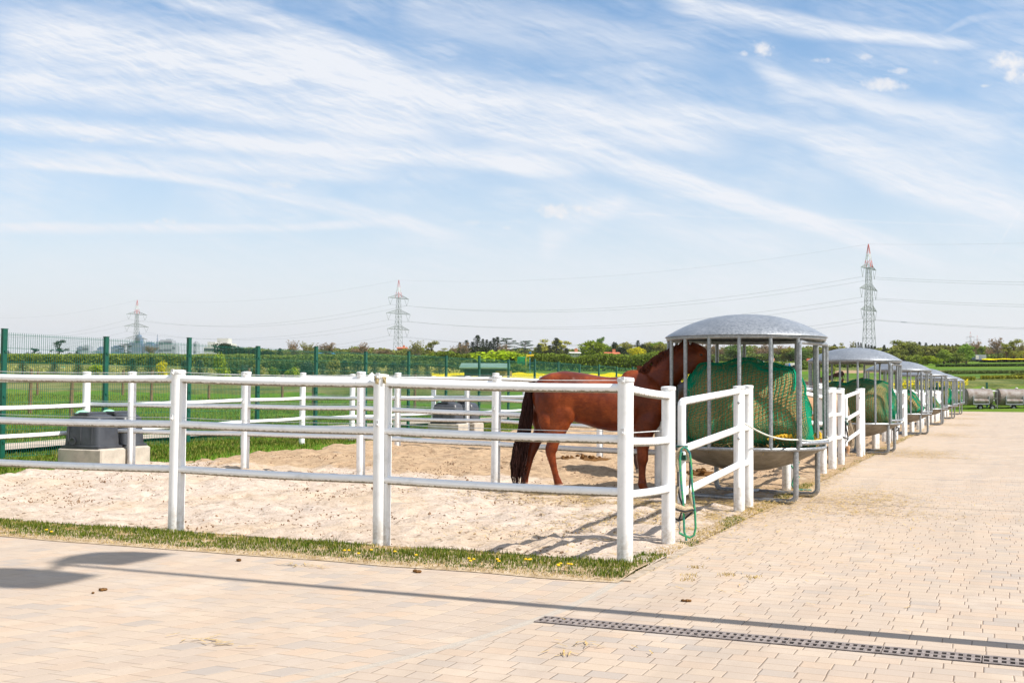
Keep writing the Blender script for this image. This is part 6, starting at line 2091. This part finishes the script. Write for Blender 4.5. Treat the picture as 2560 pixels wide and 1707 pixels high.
cl_ = ['upper left', 'upper right', 'middle left', 'middle right', 'lower left', 'lower right', 'earth']
specs = [(-8.0, 40.4), (8.0, 40.4), (-9.6, 30.0), (9.6, 30.0), (-8.6, 19.4), (8.6, 19.4), (0, 57.4)]
for (off, z), nm in zip(specs, cl_):
    mb = MB(); pts = []
    for a, b in zip(line, line[1:]):
        A = a + ux * off + Vector((0, 0, z)); B = b + ux * off + Vector((0, 0, z))
        sag = 9.5 if z < 50 else 7.0
        for i in range(16):
            t = i / 16; q = A.lerp(B, t); q.z -= sag * 4 * t * (1 - t); pts.append(q)
    pts.append(B)
    mb.tube(pts, .045 if z < 50 else .025, 4, False)
    tag(build('power_line', mb, M_['cable']), 'thin %s cable slung between the pylons across the sky' % nm, 'power line', 'cables between the pylons')

# ------------------------------------------------------------------ city, houses and small things far off
def building(label, px0, px1, top, D, mat, cat='building', wins=True, group='distant city towers', depth=30, setback=None, spire=None, name='tower_block'):
    a = PD(px0, top, D); b = PD(px1, top, D)
    w = b.x - a.x; cx = (a.x + b.x) / 2; zb = gz(cx, D) - 2; H = a.z - zb
    t = thing(name, label, cat, (cx, D + depth / 2, zb), 0, group)
    mb = MB(); mb.box((0, 0, H / 2), (w, depth, H)); wl = build('wall', mb, M_[mat], t, smooth=False)
    if wins:
        nx = max(2, int(w / 8)); nz = max(3, int(H / 14))
        for i in range(nz):
            mb = MB(); mb.box((0, -depth / 2 - .1, H * (i + .6) / nz), (w * .9, .4, H / nz * .32))
            build('window', mb, M_['window_dark' if mat != 'city_blue' else 'city_grey'], wl, smooth=False)
    mb = MB(); mb.box((0, 0, H + 1.5), (w * .6, depth * .6, 3)); build('roof', mb, M_[mat], t, smooth=False)
    if setback:
        for (f0, f1, tp) in setback:
            q = PD(1280, tp, D).z - zb
            mb = MB(); x0, x1 = -w / 2 + w * f0, -w / 2 + w * f1
            mb.box(((x0 + x1) / 2, 0, q / 2), (x1 - x0, depth * .7, q)); build('tower_section', mb, M_[mat], t, smooth=False)
    if spire:
        q = PD(1280, spire, D).z - zb
        mb = MB(); mb.tube([(0, 0, H), (0, 0, q)], [w * .16, .6], 4); build('spire', mb, M_[mat], t, smooth=False)
    return t
DC = 2600
def X1(x): return x / 3.672
for (x0, x1, yt, mat, lb, kw) in (
    (703, 748, 250, 'city_grey', 'pale grey slab tower, leftmost of the city towers', {}), (752, 815, 240, 'city_pale', 'white tower block left of the second green fence post', {}), (893, 935, 255, 'city_blue', 'small blue tower left of the second green fence post', {}),
    (840, 880, 290, 'city_pale', 'low pale block between white and blue towers', {}), (1018, 1098, 245, 'city_blue', 'low wide blue block right of the second green fence post', {}), (1168, 1212, 215, 'city_grey', 'grey tower left of the tallest tower', {}),
    (1214, 1300, 215, 'city_blue', 'tallest blue stepped tower with a pointed top in front of the left pylon', dict(setback=((.18, .82, 850), (.26, .62, 842)), spire=833)), (1324, 1396, 212, 'city_blue', 'twin blue tower right of the tallest tower', {}),
    (1330, 1400, 255, 'city_pale', 'pale low block in front of the twin blue tower', {}), (1400, 1450, 235, 'city_grey', 'slim grey tower with a mast', dict(spire=841)), (1455, 1497, 190, 'city_pale', 'pale tower left of the round topped white tower', {}),
    (1498, 1580, 182, 'city_pale', 'white tower, tallest on the right of the skyline', {}), (1582, 1612, 235, 'city_pale', 'narrow pale tower behind the third green fence post', {}), (1775, 1800, 205, 'city_pale', 'pale tower just right of the third green fence post', {})):
    building(lb, X1(x0), X1(x1), 800 + yt / 3.672, DC, mat, **kw)
building('long pale apartment block with a stepped grey roof behind dark trees', X1(1870), X1(1985), 800 + 248 / 3.672, 640, 'render_white', depth=14, group=None, name='apartment_block')
building('higher apartment block with roof terraces behind the round dark tree', X1(1945), X1(2120), 800 + 212 / 3.672, 660, 'render_white', depth=14, group=None, name='apartment_block', setback=((.35, .75, 853),))
def house(label, px, yb, wpx, hpx, roofpx, D, wall, roof, depth=9, ridge='x'):
    q = PD(px, yb, D); w = wpx * D / F; h = hpx * D / F; rh = roofpx * D / F
    t = thing('house', label, 'house', (q.x, q.y, q.z), 0)
    mb = MB(); mb.box((0, 0, h / 2 - 2), (w, depth, h + 4)); wl = build('wall', mb, M_[wall], t, smooth=False)
    mb = MB()
    for fx in (-.3, .05, .32): mb.box((w * fx, -depth / 2 - .02, h * .55), (w * .1, .1, h * .3))
    build('window', mb, M_['window_dark'], wl, smooth=False)
    mb = MB(); e = .4
    if roofpx > 0:
        x, y = w / 2 + e, depth / 2 + e
        mb.add([(-x, -y, h), (x, -y, h), (x, y, h), (-x, y, h), (-x, 0, h + rh), (x, 0, h + rh)], [(0, 1, 5, 4), (2, 3, 4, 5), (0, 4, 3), (1, 2, 5), (0, 3, 2, 1)])
        rf = build('roof', mb, M_[roof], t, smooth=False)
        mb = MB(); mb.box((w * .2, 0, h + rh), (.7, .7, 1.4)); build('chimney', mb, M_['render_orange'], rf, smooth=False)
    return t
house('white gabled house between the dark conifer and the bright round tree', *z6(1318, 245), 20, 8, 5, 250, 'render_white', 'render_white')
house('house with a red roof among the trees', *z6(1680, 240), 30, 5, 6, 270, 'render_white', 'roof_red')
house('orange brick house at the foot of the middle pylon', *z2(1490, 296), 19, 9, 4, 420, 'render_orange', 'roof_red')
house('white roofed house behind the second feeder bars', *z4(1440, 768), 50, 4, 3, 260, 'render_white', 'render_white')
house('brown roofed low house right of the nearest feeder', *z4(1905, 772), 40, 3, 4, 240, 'weathered_wood', 'render_orange')
house('grey roofed low house by the blue roof behind the mesh fence', *z2(790, 322), 30, 3, 3, 300, 'render_white', 'paint_blue')
house('long red roofed barn above the third feeder', *z5(760, 640), 50, 3, 4, 230, 'weathered_wood', 'roof_red')
house('long grey house at the far right beneath the bare tree', *z5(2010, 640), 55, 4, 4, 330, 'weathered_wood', 'shed_dark')
# trailer / van shapes
def van(label, px, yb, wpx, hpx, D, mat, cabm, name='trailer', cat='trailer'):
    q = PD(px, yb, D); w = wpx * D / F; h = hpx * D / F
    t = thing(name, label, cat, (q.x, q.y, gz(q.x, q.y)), 0)
    z0 = max(.5, q.z - gz(q.x, q.y))
    mb = MB(); mb.bbox((0, 0, z0 + h / 2), (w, 2.2, h), 0, .08); build('body', mb, M_[mat], t)
    mb = MB(); mb.bbox((-w * .32, -.06, z0 + h / 2), (w * .28, 2.16, h * .8), 0, .05); build('door', mb, M_[cabm], t)
    for sx in (-.3, .3):
        mb = MB(); mb.cyl((w * sx, -1.1, .35), (w * sx, -.85, .35), .35, .35, 16); build('wheel', mb, M_['rubber'], t)
    return t
van('white and blue caravan seen between the last feeder bars', *z4(1712, 800), 18, 8, 180, 'render_white', 'paint_blue', 'caravan', 'caravan')
van('grey and white trailer beside the far rapeseed field', *z5(1880, 632), 28, 12, 290, 'city_grey', 'render_white')
# green shed, container, yellow pipe, hay rack beyond the mesh fence
q = PD(*z6(440, 412), 105)
t = thing('field_shed', 'long open shed with a pale green roof beyond the mesh fence', 'shed', (q.x, q.y, gz(q.x, q.y)), 0)
hh = PD(*z6(440, 345), 105).z - gz(q.x, q.y)
w_ = 440 / 3.92 * 105 / F
mb = MB(); mb.box((0, 1.5, hh / 2), (w_ * .92, 3, hh)); build('wall', mb, M_['shed_dark'], t, smooth=False)
mb = MB(); mb.box((0, 1, hh + .15), (w_ * 1.12, 4.6, .12), M=Matrix.Rotation(rad(6), 3, 'X')); build('roof', mb, M_['roof_green'], t, smooth=False)
mb = MB(); mb.box((w_ * .42, -.1, hh * .45), (1.5, .3, hh * .6)); build('door', mb, M_['torn_foam'], t, smooth=False)
q = PD(*z6(805, 392), 130)
t = thing('container', 'bright green container near the rapeseed field', 'container', (q.x, q.y, q.z), 0); t.scale = (.36, .6, .9)
mb = MB(); mb.bbox((0, 0, .95), (3.1, 2, 1.9), 0, .05); build('body', mb, M_['paint_green'], t)
mb = MB(); mb.box((-.9, -1.02, .95), (.06, .06, 1.5)); mb.box((.9, -1.02, .95), (.06, .06, 1.5)); build('rib', mb, M_['green_coat'], t)
q = PD(*z6(880, 392), 129)
t = thing('pipe_frame', 'yellow and blue pipe frame beside the green container', 'pipe frame', (q.x, q.y, q.z), 0); t.scale = (.34, .5, .9)
mb = MB(); mb.tube([(-1.3, 0, 0), (-1.3, 0, 1.7), (-1.1, 0, 2.0), (1.3, 0, 2.1)], .14, 8); build('yellow_pipe', mb, M_['paint_yellow'], t)
mb = MB(); mb.tube([(.0, 0, 0), (.0, 0, 1.9), (.3, 0, 2.4)], .09, 8); mb.tube([(-.3, 0, 2.4), (.5, 0, 2.5)], .07, 6); build('blue_pipe', mb, M_['paint_blue'], t)
q = PD(*z1(390, 475), 135)
t = thing('hay_rack', 'long metal hay rack in the meadow behind the left mesh fence', 'hay rack', (q.x, q.y, gz(q.x, q.y)), rad(4)); t.scale = (1.95, 1, 1)
zt = PD(*z1(390, 432), 135).z - gz(q.x, q.y)
mb = MB()
for xx in np.linspace(-1.45, .9, 7): mb.box((xx, 0, zt * .5), (.05, .05, zt))
mb.box((-.3, 0, zt), (2.5, .12, .07)); mb.box((-.3, 0, zt * .8), (2.5, .05, .05)); build('frame', mb, M_['galvanised'], t)
mb = MB(); mb.bbox((1.15, 0, zt * .5), (.42, .6, zt), 0, .03); build('box', mb, M_['render_white'], t)
mb = MB(); mb.bbox((1.2, 0, zt + .05), (.18, .3, .1), 0, .02); build('lid', mb, M_['paint_green'], t)
q = PD(*z2(1272, 470), 135)
t = thing('hay_rack', 'pale metal rack beside the sixth green fence post', 'hay rack', (q.x, q.y, gz(q.x, q.y)), 0)
t.scale = (1.7, 1, 1)
zt = PD(*z2(1272, 450), 135).z - gz(q.x, q.y)
for i in range(4):
    mb = MB(); mb.bbox((-.45 + i * .32, 0, zt - .25), (.25, .4, .5), 0, .03); build('bin', mb, M_['galvanised'], t)
# red and white mast in the distance
q = PD(*z4(1455, 560), 900)
t = thing('chimney_stack', 'distant red and white striped chimney seen through the nearest feeder', 'chimney', (q.x, q.y, q.z - 30))
for i in range(5):
    mb = MB(); mb.cyl((0, 0, 5 + i * 5), (0, 0, 10 + i * 5), 1.6, 1.5, 12); build('ring', mb, M_['pylon_red' if i % 2 == 0 else 'pylon_white'], t)

# tanks at the end of the yard
def tank(label, px0, px1, D):
    a = PD(px0, 1000, D); b = PD(px1, 1000, D)
    w = (b.x - a.x); cx = (a.x + b.x) / 2
    t = thing('metal_tank', label, 'tank', (cx, D, 0), 0, 'wheeled metal tanks at the end of the yard')
    r = .62; zc = 1.02
    mb = MB()
    n = 28; st = []
    prof = [(-w / 2 - .02, .0), (-w / 2 - .02, r * .92), (-w / 2, r), (w / 2, r), (w / 2 + .02, r * .92), (w / 2 + .02, 0)]
    vs = []; fs = []
    for (x, q) in prof:
        for k in range(n):
            an = 2 * math.pi * k / n; vs.append((x, q * math.cos(an), zc + q * math.sin(an)))
    for i in range(len(prof) - 1):
        for k in range(n): fs.append((i * n + k, i * n + (k + 1) % n, (i + 1) * n + (k + 1) % n, (i + 1) * n + k))
    mb.add(vs, fs); build('barrel', mb, M_['rust_tank'], t)
    mb = MB()
    for x in (-w * .32, w * .30): mb.bbox((x, -r - .02, .78), (.07, .10, .62), 0, .01)
    mb.bbox((0, -r - .02, .50), (w * .62, .10, .09), 0, .01); build('frame', mb, M_['galvanised'], t)
    mb = MB(); mb.tube([(-w * .3, -r + .05, .72), (w * .28, -r + .05, .72)], .16, 14); build('roller', mb, M_['rust_tank'], t)
    for x in (-w * .02, w * .46):
        mb = MB()
        mb.lathe([(.10, -.06), (.20, -.06), (.23, -.03), (.23, .03), (.20, .06), (.10, .06)], 20)
        wh = build('wheel', mb, M_['rubber'], t); wh.location = (x, -r + .12, .23); wh.rotation_euler = (rad(90), 0, 0)
        mb = MB(); mb.cyl((0, 0, -.05), (0, 0, .065), .10, .10, 14); build('hub', mb, M_['galvanised'], wh)
    mb = MB(); mb.ellipsoid((w * .2, 0, zc + r + .04), (.12, .12, .08), 12, 6); build('lid', mb, M_['render_white'], t)
    return t
tank('grey metal tank on small wheels beside the last feeder', 2414, 2476, 86.5)
tank('rusty metal tank on small wheels at the right edge, end of the yard', 2494, 2562, 86.5)
t = thing('barred_gate', 'small white barred gate standing between the two tanks', 'gate', tuple(PD(2485, 1000, 86.3))[:2] + (0,), 0)
mb = MB()
for z in (.35, .9, 1.45): mb.tube([(-.25, 0, z), (.25, 0, z)], .035, 6)
mb.tube([(-.25, 0, 0), (-.25, 0, 1.5)], .035, 6); mb.tube([(.25, 0, 0), (.25, 0, 1.5)], .035, 6); build('rail', mb, M_['render_white'], t)

# aeroplane
q = PD(2260, 806, 5200)
t = thing('airplane', 'tiny airliner in the pale sky right of the big pylon', 'airplane', tuple(q), rad(8))
t.scale = (.85, .85, .85)
mb = MB(); mb.tube([(-17, 0, 0), (-14, 0, 1.2), (10, 0, 1.2), (15, 0, .8), (17.5, 0, 0)], [.6, 1.9, 1.9, 1.4, .3], 12); build('fuselage', mb, M_['city_grey'], t)
mb = MB(); mb.add([(4, 0, .5), (-2, 0, .5), (-7, 16, 2), (-4.5, 16, 2), (-7, -16, 2), (-4.5, -16, 2)], [(0, 1, 2, 3), (0, 5, 4, 1)]); build('wing', mb, M_['city_grey'], t)
mb = MB(); mb.add([(-11, 0, 2), (-17, 0, 2), (-19, 0, 7.5), (-16.5, 0, 7.5), (-11, .2, 2), (-16.5, .2, 7.5), (-19, .2, 7.5), (-17, .2, 2)], [(0, 3, 2, 1), (4, 7, 6, 5)]); build('tail_fin', mb, M_['city_grey'], t)

# hills on the horizon
def hills():
    pts = []; nx, ny = 220, 14
    for j in range(ny):
        for i in range(nx):
            tt = -.8 + 1.6 * i / (nx - 1)
            D = 5200 + 2200 * j / (ny - 1)
            x = tt * D
            e = max(0.0, math.sin(math.pi * j / (ny - 1))) ** .8
            h = (95 + 45 * noise.noise(Vector((x * .0006, 0, 0))) + 22 * noise.noise(Vector((x * .0025, 3, 0)))) * (1.15 if x > 500 else .75)
            pts.append((x, D, 25 + e * h))
    structure(grid_mesh('hills', pts, nx, ny, M_['hill_forest']))
hills()

# dandelions in the turf strip
dl = MB(); dl.ellipsoid((0, 0, .055), (.017, .017, .007), 10, 5)
st = MB(); st.tube([(0, 0, 0), (.003, 0, .052)], .0022, 5)
dm = dl.mesh('flower_head', M_['dandelion_yellow']); sm_ = st.mesh('stem', M_['stem_green'])
DND = [(116, 1324), (128, 1329), (861, 1377), (872, 1377), (896, 1385), (928, 1376), (987, 1380), (1040, 1389), (1172, 1398), (1176, 1404), (1184, 1400), (1243, 1400), (1247, 1405), (1314, 1400), (1322, 1401), (1326, 1400), (1395, 1414), (1401, 1411), (1396, 1416), (1421, 1412), (1428, 1413)]
for i, (px, py) in enumerate(DND):
    q = G(px, py + 12, .03)
    t = thing('dandelion', 'yellow dandelion in the grass strip, %s from the left' % ORD[i], 'dandelion', (q.x, q.y, .025), i, 'dandelions in the grass strip')
    for nm, m in (('flower_head', dm), ('stem', sm_)):
        o = bpy.data.objects.new(nm, m); COL.objects.link(o); o.parent = t
        if nm == 'flower_head': o.scale = (1 + .3 * math.sin(i * 3), ) * 3; o.scale = (.85, .85, .95)

# air: faint haze over the plain
mb = MB(); mb.box((0, 3600, 150), (15800, 7900, 306))
hz = mb.mesh('haze', None, None, False)
m = bpy.data.materials.new('haze_air'); m.use_nodes = True
m.node_tree.nodes.clear()
N = Nodes(m.node_tree)
pv = N.new('ShaderNodeVolumePrincipled')
pv.inputs['Color'].default_value = (.95, .97, 1.0, 1)
pv.inputs['Density'].default_value = HAZE_DENSITY
pv.inputs['Anisotropy'].default_value = .2
ot = N.new('ShaderNodeOutputMaterial'); N.link(pv.outputs[0], ot.inputs['Volume'])
hz.materials.append(m)
ho = bpy.data.objects.new('haze', hz); COL.objects.link(ho)
tag(ho, None, None, None, 'stuff')

hedge('thicket', 'belt of mixed trees behind the long hedge', 560, 1700, 345, 874, 26600, (0.210, 0.225, 0.060), 0.32, 12, 21, .55)
hedge('thicket', 'belt of mixed trees at the right horizon', 1660, 2700, 345, 872, 22800, (0.210, 0.220, 0.060), 0.35, 12, 22, .5)
hedge('rapeseed', 'scattered yellow rapeseed plants beyond the feeders', 1960, 2420, 100, 955, 2600, (.85, .66, .01), .07, 5, 23, .8)

hedge('thicket', 'tall olive wood behind the bushes on the right', 2228, 2420, 262, 868, 12000, (.20, .20, .05), .32, 10, 31, .35)
hedge('thicket', 'wood behind the bare trees at the right edge', 2420, 2700, 335, 884, 7000, (.16, .17, .06), .34, 10, 32, .5)
